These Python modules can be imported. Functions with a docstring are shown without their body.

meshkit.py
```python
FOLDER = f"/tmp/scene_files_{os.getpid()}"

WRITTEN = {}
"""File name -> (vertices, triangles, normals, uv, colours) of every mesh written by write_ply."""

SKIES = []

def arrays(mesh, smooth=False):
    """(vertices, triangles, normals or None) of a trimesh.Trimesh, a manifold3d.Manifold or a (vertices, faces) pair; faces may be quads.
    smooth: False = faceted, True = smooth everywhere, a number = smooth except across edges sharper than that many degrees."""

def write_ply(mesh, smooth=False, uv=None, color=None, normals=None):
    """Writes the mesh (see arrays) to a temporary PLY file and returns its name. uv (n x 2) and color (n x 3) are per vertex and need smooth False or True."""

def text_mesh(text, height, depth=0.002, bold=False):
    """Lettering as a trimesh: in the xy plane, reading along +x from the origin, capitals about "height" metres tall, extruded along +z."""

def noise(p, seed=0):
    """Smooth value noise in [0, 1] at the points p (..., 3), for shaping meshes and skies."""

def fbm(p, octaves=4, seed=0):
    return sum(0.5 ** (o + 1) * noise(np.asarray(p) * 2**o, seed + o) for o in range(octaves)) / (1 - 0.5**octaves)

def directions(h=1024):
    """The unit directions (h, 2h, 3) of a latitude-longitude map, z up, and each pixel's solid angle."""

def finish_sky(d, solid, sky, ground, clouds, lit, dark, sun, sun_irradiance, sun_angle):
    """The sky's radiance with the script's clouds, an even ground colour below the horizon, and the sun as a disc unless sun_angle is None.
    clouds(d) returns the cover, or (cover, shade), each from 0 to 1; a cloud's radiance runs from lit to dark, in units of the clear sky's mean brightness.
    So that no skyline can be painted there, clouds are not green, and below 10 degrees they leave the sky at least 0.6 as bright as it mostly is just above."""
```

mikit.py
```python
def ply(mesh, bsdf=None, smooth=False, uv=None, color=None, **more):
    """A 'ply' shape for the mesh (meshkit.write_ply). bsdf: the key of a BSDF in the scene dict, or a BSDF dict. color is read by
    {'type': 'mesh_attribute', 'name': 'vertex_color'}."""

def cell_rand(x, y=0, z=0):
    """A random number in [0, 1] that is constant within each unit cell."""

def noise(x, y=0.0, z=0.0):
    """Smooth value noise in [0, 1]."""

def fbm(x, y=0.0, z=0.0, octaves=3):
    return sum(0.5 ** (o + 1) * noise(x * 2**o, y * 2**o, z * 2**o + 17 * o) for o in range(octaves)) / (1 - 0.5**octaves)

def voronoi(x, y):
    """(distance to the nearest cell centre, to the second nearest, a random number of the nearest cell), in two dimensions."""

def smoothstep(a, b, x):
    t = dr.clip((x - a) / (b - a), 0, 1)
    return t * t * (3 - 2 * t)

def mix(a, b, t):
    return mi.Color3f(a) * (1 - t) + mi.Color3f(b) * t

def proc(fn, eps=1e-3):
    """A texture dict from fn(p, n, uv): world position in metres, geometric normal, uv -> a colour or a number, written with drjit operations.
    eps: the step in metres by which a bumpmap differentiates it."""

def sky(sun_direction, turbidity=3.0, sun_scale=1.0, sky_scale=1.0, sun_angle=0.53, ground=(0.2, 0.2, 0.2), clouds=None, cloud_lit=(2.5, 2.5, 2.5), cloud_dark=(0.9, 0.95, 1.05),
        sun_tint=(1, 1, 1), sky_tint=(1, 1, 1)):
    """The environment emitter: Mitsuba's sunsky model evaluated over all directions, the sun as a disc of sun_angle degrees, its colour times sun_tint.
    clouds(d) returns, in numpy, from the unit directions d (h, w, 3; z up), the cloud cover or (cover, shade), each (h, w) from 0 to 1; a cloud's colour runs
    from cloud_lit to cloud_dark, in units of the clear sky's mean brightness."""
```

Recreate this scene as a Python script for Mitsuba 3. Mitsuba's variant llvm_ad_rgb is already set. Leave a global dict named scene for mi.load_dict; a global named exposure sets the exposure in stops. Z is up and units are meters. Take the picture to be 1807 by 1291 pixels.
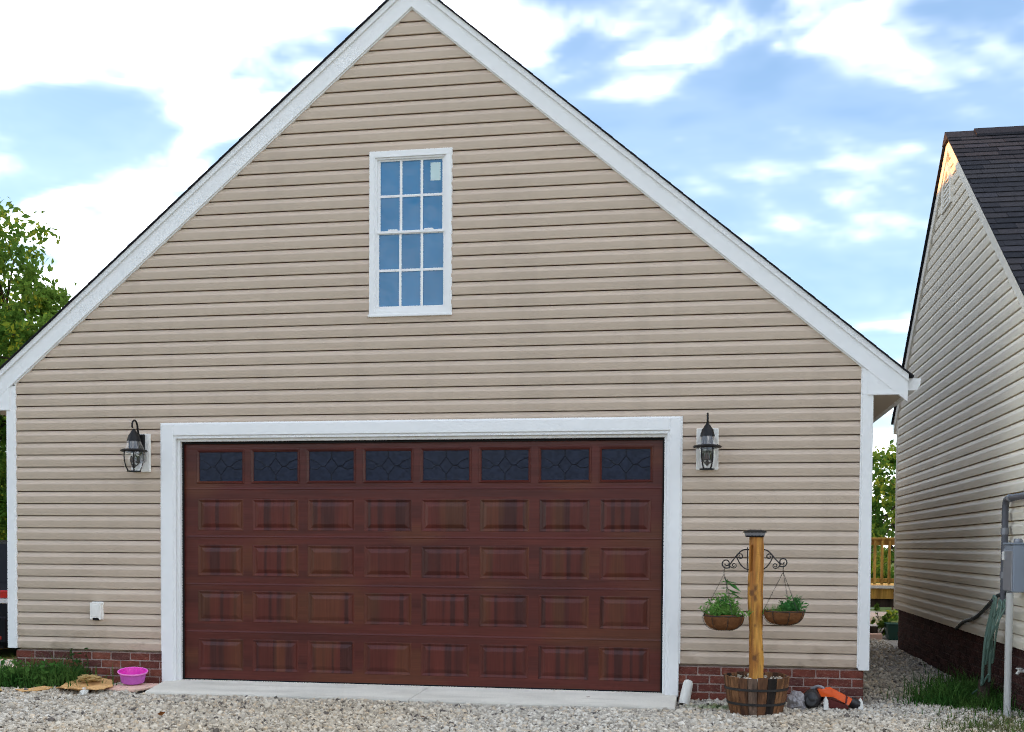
import math
import numpy as np
import trimesh
from shapely.geometry import Polygon, box as sbox
import drjit as dr
import mitsuba as mi
import mikit
import meshkit
from mikit import proc, noise, fbm, voronoi, cell_rand, smoothstep, mix

T = mi.ScalarTransform4f
rng = np.random.default_rng(11)
scene, labels = {}, {}

# ------------------------------------------------------------------ camera, sky, exposure
CAM = np.array([2.8767, -10.8249, 1.3907])
FWD = np.array([-0.171799, 0.984674, -0.030033])
UP = np.array([-0.011708, 0.028443, 0.999527])
scene['camera'] = {'type': 'perspective', 'fov': 48.6617, 'fov_axis': 'x', 'near_clip': 0.1, 'far_clip': 3000.0,
                   'principal_point_offset_y': -0.29305,
                   'to_world': T().look_at(origin=CAM.tolist(), target=(CAM + FWD).tolist(), up=UP.tolist())}
exposure = 3.93


def clouds(d):
    z = np.maximum(d[..., 2], 0.0) + 0.16
    p = np.stack([d[..., 0] / z + -0.88, d[..., 1] / z + -37.5, np.zeros_like(z)], -1)
    warp = meshkit.fbm(p * 1.3 + 3.7, 4, seed=5)[..., None] - 0.5
    a = meshkit.fbm(p * np.array([1.25, 1.8, 1]) + warp * 1.2 + 12.3, 7, seed=43)
    big = meshkit.fbm(p * 0.55 + 31.0, 3, seed=9)
    fine = meshkit.fbm(p * np.array([6.0, 8.5, 1]) + warp * 5 + 5.1, 5, seed=33)
    west = 0.01 * np.tanh(-(d[..., 0] + 0.25 * d[..., 1]) * 3.0)      # more cloud towards the west, where the sun is
    c = a + 0.50 * (big - 0.5) + 1.05 * (fine - 0.5) + west
    cover = np.clip((c - 0.285) / 0.40, 0, 1)
    cover = cover ** 2.0
    shade = np.clip((0.56 - fine) * 4.0 + (a - 0.66) * 0.8, 0, 1)
    veil = 0.03 + 0.10 * np.exp(-np.maximum(d[..., 2], 0) / 0.10)
    return np.clip(cover * 0.9 + veil * (1 - cover), 0, 0.95), shade


scene['sky'] = mikit.sky([-1.0, 0.12, 0.207], turbidity=2, clouds=clouds, cloud_lit=(6.7, 6.65, 6.65), cloud_dark=(1.6, 1.8, 2.05),
                         ground=(0.3, 0.29, 0.25), sun_scale=0.42, sun_tint=(1.0, 0.62, 0.32), sky_tint=(0.69, 0.715, 0.825))


# ------------------------------------------------------------------ materials
def C(*c):
    return {'type': 'rgb', 'value': list(c)}


def mat(key, base, rough=0.5, spec=0.4, metallic=0.0, two=True, bump=None, **kw):
    b = {'type': 'principled', 'base_color': base if isinstance(base, dict) else (C(*base) if isinstance(base, tuple) else proc(base)),
         'roughness': rough, 'specular': spec, 'metallic': metallic, **kw}
    if bump:
        b = {'type': 'bumpmap', 'arbitrary': proc(bump[0], eps=bump[2] if len(bump) > 2 else 1e-3), 'scale': bump[1], 'bsdf': b}
    scene[key] = {'type': 'twosided', 'bsdf': b} if two else b


def matte(key, base):
    scene[key] = {'type': 'twosided', 'bsdf': {'type': 'diffuse', 'reflectance': C(*base) if isinstance(base, tuple) else proc(base)}}


def f_siding(col, amt=0.06, sx=1.2, dirt=False):
    def f(p, n, uv):
        t = fbm(p.x * sx + p.y * sx, p.y * 0.0 + p.z * 7.87, p.z * 1.0, 2)
        g = noise(p.x * 9 + p.y * 9, p.z * 160, 0.0)
        c = mi.Color3f(*col) * (1 - amt + 2 * amt * t) * (0.975 + 0.05 * g)
        if dirt:                                            # mud splashed up from the ground, chalky streaks higher up
            sp = smoothstep(0.50, 0.78, fbm(p.x * 7, p.z * 11, 0.0, 4)) * smoothstep(0.75, 0.28, p.z)
            c = mix(c, mi.Color3f(0.30, 0.22, 0.15), 0.42 * sp)
            st = smoothstep(0.55, 0.80, fbm(p.x * 5.5, p.z * 0.35, 4.0, 3))
            c = c * (1 - 0.05 * st)
        return c
    return f


mat('m_siding', f_siding((0.540, 0.435, 0.340), dirt=True), 0.42, 0.35)
matte('m_nb_siding', f_siding((0.86, 0.80, 0.68)))
matte('m_white', lambda p, n, uv: mi.Color3f(0.84, 0.845, 0.84) * (0.975 + 0.04 * fbm(p.x * 1.3, p.y * 3 + 2, p.z * 1.3, 3) - 0.10 * smoothstep(0.55, 0.8, fbm(p.x * 14, p.y * 14, p.z * 9, 3)) * smoothstep(0.30, -0.02, p.z)))
matte('m_trim', (0.835, 0.84, 0.835))
mat('m_offwhite', (0.76, 0.745, 0.70), 0.45, 0.4)
matte('m_nb_trim', (0.82, 0.78, 0.69))
mat('m_soffit', (0.42, 0.36, 0.30), 0.55, 0.3)
mat('m_black', lambda p, n, uv: mi.Color3f(0.010, 0.0095, 0.010) * (0.7 + 0.7 * noise(p.x * 60, p.y * 60, p.z * 60)), 0.42, 0.25)
mat('m_iron', (0.022, 0.02, 0.02), 0.5, 0.4)
mat('m_dark', (0.012, 0.012, 0.013), 0.8, 0.2)
mat('m_felt', (0.13, 0.105, 0.085), 0.9, 0.1)


def f_brick(base):
    def f(p, n, uv):
        a = fbm(p.x * 24 + p.y * 24, p.z * 30, p.y * 20, 4)
        sp = smoothstep(0.62, 0.72, noise(p.x * 90, p.y * 90, p.z * 90))
        return mix(mi.Color3f(*base) * (0.55 + 0.9 * a), mi.Color3f(0.30, 0.20, 0.16), 0.25 * sp)
    return f


BRICKS = []
for i, c in enumerate([(0.165, 0.047, 0.033), (0.135, 0.040, 0.030), (0.20, 0.064, 0.042), (0.105, 0.038, 0.032)]):
    mat(f'm_brick_{i}', f_brick(c), 0.85, 0.2, bump=(lambda p, n, uv: fbm(p.x * 70 + p.y * 70, p.z * 70, p.y * 50, 3), 0.004))
    BRICKS.append(f'm_brick_{i}')
mat('m_mortar', lambda p, n, uv: mi.Color3f(0.34, 0.255, 0.225) * (0.6 + 0.7 * fbm(p.x * 40 + p.y * 40, p.z * 40, 0, 3)), 0.95, 0.1)
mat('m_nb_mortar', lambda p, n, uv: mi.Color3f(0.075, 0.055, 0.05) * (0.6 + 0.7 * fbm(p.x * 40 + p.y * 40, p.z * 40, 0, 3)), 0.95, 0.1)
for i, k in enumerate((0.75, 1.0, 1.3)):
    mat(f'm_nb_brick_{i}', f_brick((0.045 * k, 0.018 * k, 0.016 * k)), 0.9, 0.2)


def f_door(vertical, tone=1.0):
    def f(p, n, uv):
        if vertical:
            s = fbm(p.x * 9.0, p.z * 0.7, 3.0, 3)
            g = noise(p.x * 160.0, p.z * 5.0, 1.0)
            st = smoothstep(0.54, 0.74, noise(p.x * 21.0, dr.floor(p.z / 0.487) * 5.3, 7.0))
            o = noise(p.x * 7.0, p.z * 1.1, 13.0)
        else:
            s = fbm(p.x * 0.8, p.z * 9.0, 3.0, 3)
            g = noise(p.x * 5.0, p.z * 160.0, 1.0)
            st = smoothstep(0.60, 0.74, noise(p.x * 0.9, p.z * 11.0, 9.0))
            o = noise(p.x * 1.3, p.z * 4.0, 13.0)
        c = mix((0.138, 0.030, 0.022), (0.080, 0.018, 0.014), s)
        c = mix(c, mi.Color3f(0.034, 0.014, 0.014), st * (0.62 if vertical else 0.26))
        c = mix(c, mi.Color3f(0.150, 0.056, 0.022), 0.40 * smoothstep(0.5, 0.8, o))
        return c * (0.86 + 0.28 * g) * tone
    return f


mat('m_door_rail', f_door(False, 0.84), 0.30, 0.30, bump=(lambda p, n, uv: noise(p.x * 6, p.z * 190, 0.0), 0.0006))
mat('m_door_panel', f_door(True, 0.84), 0.30, 0.30, bump=(lambda p, n, uv: noise(p.x * 190, p.z * 6, 0.0), 0.0006))
mat('m_door_glass', lambda p, n, uv: mi.Color3f(0.014, 0.019, 0.038) * (0.7 + 0.7 * fbm(p.x * 30, p.z * 30, 0, 2)), 0.22, 0.2,
    bump=(lambda p, n, uv: fbm(p.x * 60, p.z * 60, 0.0, 2), 0.0012))
mat('m_came', (0.010, 0.012, 0.020), 0.5, 0.25)
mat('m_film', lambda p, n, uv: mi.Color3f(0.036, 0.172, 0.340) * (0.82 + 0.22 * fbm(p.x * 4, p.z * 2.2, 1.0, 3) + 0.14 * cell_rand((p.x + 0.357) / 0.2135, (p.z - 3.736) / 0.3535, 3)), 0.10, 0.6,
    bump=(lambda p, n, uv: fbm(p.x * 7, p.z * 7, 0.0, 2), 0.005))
mat('m_sticker', (0.52, 0.66, 0.66), 0.5, 0.4)


def f_conc(p, n, uv):
    a = fbm(p.x * 2.2, p.y * 4.0, 0, 4)
    g = noise(p.x * 120, p.y * 120, p.z * 120)
    st = smoothstep(0.60, 0.75, fbm(p.x * 1.6 + 9, p.y * 6, 0, 3))
    return mix(mi.Color3f(0.57, 0.54, 0.47) * (0.84 + 0.30 * a) * (0.94 + 0.12 * g), mi.Color3f(0.40, 0.37, 0.31), 0.35 * st)


mat('m_concrete', f_conc, 0.85, 0.25, bump=(lambda p, n, uv: fbm(p.x * 90, p.y * 90, p.z * 90, 3), 0.002))


def f_soil(p, n, uv):
    a = fbm(p.x * 1.1, p.y * 1.1, 0, 4)
    far = smoothstep(3.0, 9.0, dr.abs(p.x - 0.6) + dr.maximum(p.y, 0.0) * 0.0)
    grass = mix((0.05, 0.085, 0.022), (0.09, 0.11, 0.035), noise(p.x * 6, p.y * 6, 0))
    grav = mix((0.30, 0.28, 0.25), (0.17, 0.155, 0.14), noise(p.x * 45, p.y * 45, 0))
    k = smoothstep(0.4, 0.6, far + 0.5 * (a - 0.5))
    return mix(grav, grass, k)


mat('m_ground', f_soil, 0.95, 0.1)
scene['m_stone'] = {'type': 'diffuse', 'reflectance': {'type': 'mesh_attribute', 'name': 'vertex_color'}}
SHING = []
for i, c in enumerate([(0.022, 0.022, 0.027), (0.032, 0.030, 0.034), (0.016, 0.017, 0.022), (0.034, 0.033, 0.040)]):
    mat(f'm_shingle_{i}', (lambda c: lambda p, n, uv: mi.Color3f(*c) * (0.6 + 0.9 * noise(p.x * 110, p.y * 110, p.z * 110)))(c), 0.92, 0.15)
    SHING.append(f'm_shingle_{i}')


def f_wood(c0, c1, sc=1.0, axis='z'):
    def f(p, n, uv):
        a, b, c = (p.x, p.y, p.z) if axis == 'z' else (p.y, p.z, p.x)
        s = fbm(a * 26 * sc, b * 26 * sc, c * 2.2 * sc, 4)
        g = noise(a * 130 * sc, b * 130 * sc, c * 7 * sc)
        return mix(c0, c1, smoothstep(0.3, 0.7, s)) * (0.72 + 0.5 * g)
    return f


def f_log(p, n, uv):
    s = fbm(p.x * 24, p.y * 24, p.z * 2.4, 4)
    g = noise(p.x * 120, p.y * 120, p.z * 6)
    k = smoothstep(0.60, 0.72, fbm(p.x * 11 + 4, p.y * 11, p.z * 7.0, 3))
    c = mix((0.60, 0.29, 0.055), (0.33, 0.125, 0.022), smoothstep(0.34, 0.64, s))
    return mix(c, mi.Color3f(0.12, 0.048, 0.015), 0.85 * k) * (0.66 + 0.6 * g)


mat('m_log', f_log, 0.55, 0.35, bump=(lambda p, n, uv: fbm(p.x * 60, p.y * 60, p.z * 6, 3), 0.004))
mat('m_log_cut', (0.035, 0.018, 0.009), 0.9, 0.1)
STAVES = []
for i, (a, b) in enumerate([((0.16, 0.072, 0.034), (0.060, 0.028, 0.016)), ((0.24, 0.115, 0.050), (0.10, 0.044, 0.020)), ((0.030, 0.020, 0.016), (0.012, 0.009, 0.008)), ((0.17, 0.11, 0.078), (0.07, 0.045, 0.034))]):
    mat(f'm_stave_{i}', f_wood(a, b, 1.2), 0.7, 0.25)
    STAVES.append(f'm_stave_{i}')
mat('m_deck_wood', f_wood((0.62, 0.36, 0.08), (0.42, 0.22, 0.05), 0.6), 0.7, 0.25)
mat('m_dark_wood', f_wood((0.075, 0.055, 0.042), (0.035, 0.026, 0.02), 0.8), 0.85, 0.15)
mat('m_coco', lambda p, n, uv: mix((0.22, 0.095, 0.038), (0.09, 0.038, 0.018), fbm(p.x * 26, p.y * 26, p.z * 34, 4)) * (0.7 + 0.6 * noise(p.x * 200, p.y * 200, p.z * 80)), 0.95, 0.1)
mat('m_earth', lambda p, n, uv: mix((0.05, 0.035, 0.025), (0.10, 0.075, 0.055), fbm(p.x * 40, p.y * 40, p.z * 40, 3)), 0.95, 0.1)


def leafmat(key, c0, c1, trans=0.55, sc=1.5, rough=0.5):
    def f(p, n, uv):
        return mix(c0, c1, smoothstep(0.3, 0.7, fbm(p.x * sc, p.y * sc, p.z * sc, 2))) * (0.75 + 0.5 * cell_rand(p.x * 23, p.y * 23, p.z * 23))
    scene[key] = {'type': 'principledthin', 'base_color': proc(f), 'roughness': rough, 'diff_trans': trans, 'spec_trans': 0.0, 'eta': 1.4}


leafmat('m_leaf', (0.085, 0.185, 0.033), (0.16, 0.27, 0.045), 1.1)
leafmat('m_leaf_dark', (0.045, 0.11, 0.022), (0.08, 0.16, 0.035), 0.8)
leafmat('m_leaf_shrub', (0.11, 0.22, 0.035), (0.20, 0.31, 0.05), 0.9)
leafmat('m_grass', (0.045, 0.13, 0.028), (0.095, 0.19, 0.045), 0.8, 5)
leafmat('m_grass_pale', (0.10, 0.135, 0.045), (0.19, 0.19, 0.085), 0.6, 5)
leafmat('m_weed', (0.022, 0.060, 0.020), (0.040, 0.085, 0.026), 0.5, 8)
leafmat('m_herb', (0.10, 0.27, 0.050), (0.19, 0.36, 0.085), 0.8, 20)
leafmat('m_herb_dark', (0.045, 0.17, 0.045), (0.080, 0.22, 0.06), 0.6, 20)
leafmat('m_dry_leaf', (0.16, 0.055, 0.022), (0.22, 0.09, 0.03), 0.3, 8)
mat('m_bark', f_wood((0.09, 0.065, 0.045), (0.04, 0.03, 0.022), 0.5), 0.95, 0.1)
mat('m_pink', (0.72, 0.045, 0.46), 0.33, 0.5)
mat('m_pink_side', (0.50, 0.12, 0.50), 0.4, 0.5)
mat('m_pink_rim', (0.80, 0.24, 0.62), 0.35, 0.5)
mat('m_pinkboard', lambda p, n, uv: mix((0.66, 0.45, 0.36), (0.57, 0.37, 0.29), fbm(p.x * 9, p.y * 9, 0, 3)), 0.8, 0.2)
mat('m_card', lambda p, n, uv: mix((0.62, 0.38, 0.17), (0.50, 0.28, 0.11), fbm(p.x * 9, p.y * 9, 0, 3)), 0.85, 0.2)
mat('m_paper', lambda p, n, uv: mix((0.50, 0.36, 0.16), (0.32, 0.21, 0.08), fbm(p.x * 22, p.y * 22, p.z * 22, 3)), 0.85, 0.2)
mat('m_orange', (0.80, 0.105, 0.012), 0.32, 0.5)
mat('m_red', (0.10, 0.012, 0.010), 0.4, 0.5)
mat('m_plastic_black', (0.016, 0.016, 0.018), 0.4, 0.5)
mat('m_pvc', (0.66, 0.65, 0.60), 0.4, 0.5)
mat('m_grey_pipe', (0.46, 0.46, 0.44), 0.4, 0.4)
mat('m_bag', lambda p, n, uv: mix((0.36, 0.34, 0.35), (0.24, 0.23, 0.24), fbm(p.x * 30, p.y * 30, p.z * 30, 3)), 0.3, 0.6)
mat('m_meter', (0.20, 0.235, 0.29), 0.4, 0.5)
mat('m_galv', (0.26, 0.27, 0.30), 0.38, 0.5, 0.35)
mat('m_conduit', (0.10, 0.105, 0.125), 0.45, 0.45)
mat('m_hose', (0.12, 0.20, 0.165), 0.4, 0.5)
mat('m_cable', (0.02, 0.028, 0.026), 0.5, 0.4)
mat('m_bin', (0.012, 0.06, 0.045), 0.45, 0.45)
mat('m_car', (0.006, 0.007, 0.012), 0.35, 0.15)
mat('m_car_glass', (0.010, 0.012, 0.016), 0.06, 0.7)
mat('m_taillight', (0.42, 0.010, 0.014), 0.15, 0.6)
mat('m_lens', (0.62, 0.62, 0.64), 0.15, 0.6)
mat('m_tyre', (0.014, 0.014, 0.014), 0.85, 0.2)
mat('m_candle', (0.03, 0.028, 0.026), 0.5, 0.4)
mat('m_smoke', (0.05, 0.054, 0.062), 0.2, 0.4)
scene['m_lampglass'] = {'type': 'thindielectric', 'int_ior': 1.5}


# ------------------------------------------------------------------ mesh helpers
class MB:
    def __init__(s):
        s.v, s.f, s.n = [], [], 0

    def add(s, v, f):
        v, f = np.asarray(v, float), np.asarray(f, int)
        if f.shape[1] == 4:
            f = np.vstack([f[:, [0, 1, 2]], f[:, [0, 2, 3]]])
        s.v.append(v); s.f.append(f + s.n); s.n += len(v)
        return s

    def mesh(s, m):
        return s.add(np.asarray(m.vertices), np.asarray(m.faces))

    def box(s, x0, x1, y0, y1, z0, z1, c=0.0):
        if c > 0:
            return s.mesh(cbox(x0, x1, y0, y1, z0, z1, c))
        v = [[x, y, z] for x in (x0, x1) for y in (y0, y1) for z in (z0, z1)]
        return s.add(v, [[0, 1, 3, 2], [4, 6, 7, 5], [0, 4, 5, 1], [2, 3, 7, 6], [0, 2, 6, 4], [1, 5, 7, 3]])

    def tube(s, pts, r, n=8, caps=True):
        v, f = tube(pts, r, n, caps)
        return s.add(v, f)

    def lathe(s, prof, center, n=24):
        v, f = lathe(prof, n)
        return s.add(v + np.asarray(center, float), f)

    def prism(s, poly, y0, y1):
        return s.mesh(prism(poly, y0, y1))

    def get(s):
        return trimesh.Trimesh(np.vstack(s.v), np.vstack(s.f), process=False)


def cbox(x0, x1, y0, y1, z0, z1, c):
    p = []
    for sx in (0, 1):
        for sy in (0, 1):
            for sz in (0, 1):
                X, Y, Z = (x0, x1)[sx], (y0, y1)[sy], (z0, z1)[sz]
                ix, iy, iz = X + c * (1 - 2 * sx), Y + c * (1 - 2 * sy), Z + c * (1 - 2 * sz)
                p += [[X, iy, iz], [ix, Y, iz], [ix, iy, Z]]
    m = trimesh.convex.convex_hull(np.array(p))
    return m


def prism(poly, y0, y1):
    """polygon in (x, z), from y0 to y1"""
    if not isinstance(poly, Polygon):
        poly = Polygon(poly)
    m = trimesh.creation.extrude_polygon(poly, abs(y1 - y0), engine='earcut')
    v = np.array(m.vertices)
    w = np.stack([v[:, 0], np.maximum(y0, y1) - v[:, 2], v[:, 1]], 1)
    return trimesh.Trimesh(w, m.faces, process=False)


def tube(pts, r, n=8, caps=True):
    pts = np.asarray(pts, float)
    r = np.broadcast_to(np.asarray(r, float), len(pts))
    d = np.gradient(pts, axis=0)
    d /= np.linalg.norm(d, axis=1, keepdims=True) + 1e-12
    u = np.cross(d[0], [0.31, 0.2, 0.93])
    if np.linalg.norm(u) < 0.05:
        u = np.cross(d[0], [1, 0, 0.1])
    u /= np.linalg.norm(u)
    a = np.arange(n) * 2 * np.pi / n
    V = []
    for i in range(len(pts)):
        u = u - d[i] * (u @ d[i])
        u /= np.linalg.norm(u)
        w = np.cross(d[i], u)
        V.append(pts[i] + r[i] * (np.cos(a)[:, None] * u + np.sin(a)[:, None] * w))
    V = np.vstack(V)
    F = []
    for i in range(len(pts) - 1):
        for k in range(n):
            k2 = (k + 1) % n
            F.append([i * n + k, i * n + k2, (i + 1) * n + k2, (i + 1) * n + k])
    F = np.array(F)
    F = np.vstack([F[:, [0, 1, 2]], F[:, [0, 2, 3]]])
    if caps:
        b = (len(pts) - 1) * n
        F = np.vstack([F, [[0, k + 1, k] for k in range(1, n - 1)], [[b, b + k, b + k + 1] for k in range(1, n - 1)]])
    return V, F


def lathe(prof, n=24):
    prof = np.asarray(prof, float)
    a = np.arange(n) * 2 * np.pi / n
    V = np.stack([prof[:, 0][:, None] * np.cos(a), prof[:, 0][:, None] * np.sin(a), np.repeat(prof[:, 1][:, None], n, 1)], -1).reshape(-1, 3)
    F = []
    for i in range(len(prof) - 1):
        for k in range(n):
            k2 = (k + 1) % n
            F.append([i * n + k, i * n + k2, (i + 1) * n + k2, (i + 1) * n + k])
    F = np.array(F)
    return V, np.vstack([F[:, [0, 1, 2]], F[:, [0, 2, 3]]])


def spline(pts, k=6):
    pts = np.asarray(pts, float)
    P = np.vstack([2 * pts[0] - pts[1], pts, 2 * pts[-1] - pts[-2]])
    out = []
    for i in range(1, len(P) - 2):
        for t in np.arange(k) / k:
            a, b, c, d = P[i - 1], P[i], P[i + 1], P[i + 2]
            out.append(0.5 * (2 * b + (c - a) * t + (2 * a - 5 * b + 4 * c - d) * t * t + (3 * b - a - 3 * c + d) * t ** 3))
    out.append(P[-2])
    return np.array(out)


used = {}


def numbered(k):
    i = used.get(k, -1) + 1
    used[k] = i
    return k if i == 0 else f'{k}_{i:03d}'


def put(key, mesh, bsdf, smooth=False, num=True, color=None, **kw):
    if isinstance(mesh, MB):
        mesh = mesh.get()
    k = numbered(key) if num else key
    scene[k] = mikit.ply(mesh, bsdf, smooth=smooth, color=color, **kw)
    return k


def tag(key, label, cat=None, group=None, kind=None):
    d = {'label': label}
    if cat: d['category'] = cat
    if group: d['group'] = group
    if kind: d['kind'] = kind
    labels[key] = d


# ------------------------------------------------------------------ the garage
XC, HALF, ZE, ZP, ZS = -0.029, 4.263, 3.058, 6.607, 0.294   # middle, half width of siding, eave and peak of siding, siding bottom
XL, XR = XC - HALF, XC + HALF
SL = (ZP - ZE) / HALF
EXPO = 0.1263
GL = 9.2                                                    # length of the garage
tag('garage', 'beige vinyl-sided garage with white trim, steep gable and a dark red-brown overhead door', 'garage')

PROFILE = [(-0.055, 0.0085), (0.0145, 0.0010), (0.0160, 0.0025), (0.0168, 0.010), (0.0258, 0.067), (0.0252, 0.074), (0.0072, 0.1015), (0.0036, 0.1140), (0.0018, 0.1182), (-0.055, 0.1182)]


def course(zb, xa, xb, z0=-9, z1=99, gable=True, sl=SL, xl=XL, xr=XR, ze=ZE, wob=0.0):
    """One course of clapboard siding: the profile swept from xa to xb, cut to z0..z1 and to the gable."""
    prof = [(o, min(max(zb + z, z0), z1)) for o, z in PROFILE]
    L, R = [], []
    for o, z in prof:
        a, b = xa, xb
        if gable and z > ze:
            a, b = max(a, xl + (z - ze) / sl), min(b, xr - (z - ze) / sl)
        if b < a:
            a = b = (a + b) / 2
        L.append([a, -o, z]); R.append([b, -o, z])
    nseg = 6 if wob else 1
    L, R = np.array(L), np.array(R)
    rows = [L + (R - L) * t for t in np.linspace(0, 1, nseg + 1)]
    for i, r_ in enumerate(rows[1:-1]):
        r_[:, 1] += rng.uniform(-wob, wob)
        r_[:, 2] += rng.uniform(-wob, wob) * 0.6
    v = np.vstack(rows)
    m = len(prof)
    f = [[i * m + k, (i + 1) * m + k, (i + 1) * m + k + 1, i * m + k + 1] for i in range(nseg) for k in range(m - 1)]
    return v, np.array(f)


WX0, WX1, WZ0, WZ1 = -0.449, 0.373, 3.649, 5.240            # window casing
DX0, DX1, DZ1 = -2.656, 2.612, 2.613                        # door casing
ncourse = int(math.ceil((ZP - ZS) / EXPO))
backing = Polygon([(XL, ZS - 0.02), (XL, ZE), (XC, ZP), (XR, ZE), (XR, ZS - 0.02)])
hole = sbox(-2.52, -0.5, 2.50, 2.49)
put('garage__gable_wall', prism(backing.difference(hole).difference(sbox(-0.37, 3.70, 0.30, 5.17)), 0.056, 0.12), 'm_siding')
for i in range(ncourse):
    zb = ZS + i * EXPO
    zt = zb + EXPO
    pieces = []
    if zb < DZ1:
        pieces += [(XL, DX0 + 0.004, -9, 99), (DX1 - 0.004, XR, -9, 99)]
        if zt > DZ1:
            pieces.append((DX0 + 0.004, DX1 - 0.004, DZ1 - 0.004, 99))
    elif zt > WZ0 and zb < WZ1:
        pieces += [(-9, WX0 + 0.004, -9, 99), (WX1 - 0.004, 9, -9, 99)]
        if zb < WZ0:
            pieces.append((WX0 + 0.004, WX1 - 0.004, -9, WZ0 + 0.004))
        if zt > WZ1:
            pieces.append((WX0 + 0.004, WX1 - 0.004, WZ1 - 0.004, 99))
    else:
        pieces.append((-9, 9, -9, 99))
    for xa, xb, z0, z1 in pieces:
        a, b = max(xa, XL), min(xb, XR)
        v, f = course(zb, a, b, z0, z1, wob=0.0009)
        put('garage__gable_wall__siding_course', (v, f), 'm_siding', smooth=20)

# side and back walls
m = MB()
for zi in range(22):
    zb = ZS + zi * EXPO
    if zb > 2.75: break
    v, f = course(zb, 0.0, GL, gable=False)
    m.add(np.stack([XR - v[:, 1], v[:, 0], v[:, 2]], 1), f)
    m.add(np.stack([XL + v[:, 1], GL - v[:, 0], v[:, 2]], 1), f)
m.box(XL, XL + 0.1, 0.12, GL, 0.27, 3.0).box(XR - 0.1, XR, 0.12, GL, 0.27, 3.0)
put('garage__side_wall', m, 'm_siding')
put('garage__back_wall', prism(backing, GL - 0.1, GL + 0.02), 'm_siding')
put('garage__floor', MB().box(XL + 0.1, XR - 0.1, 0.14, GL - 0.1, -0.04, -0.004), 'm_concrete')

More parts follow.
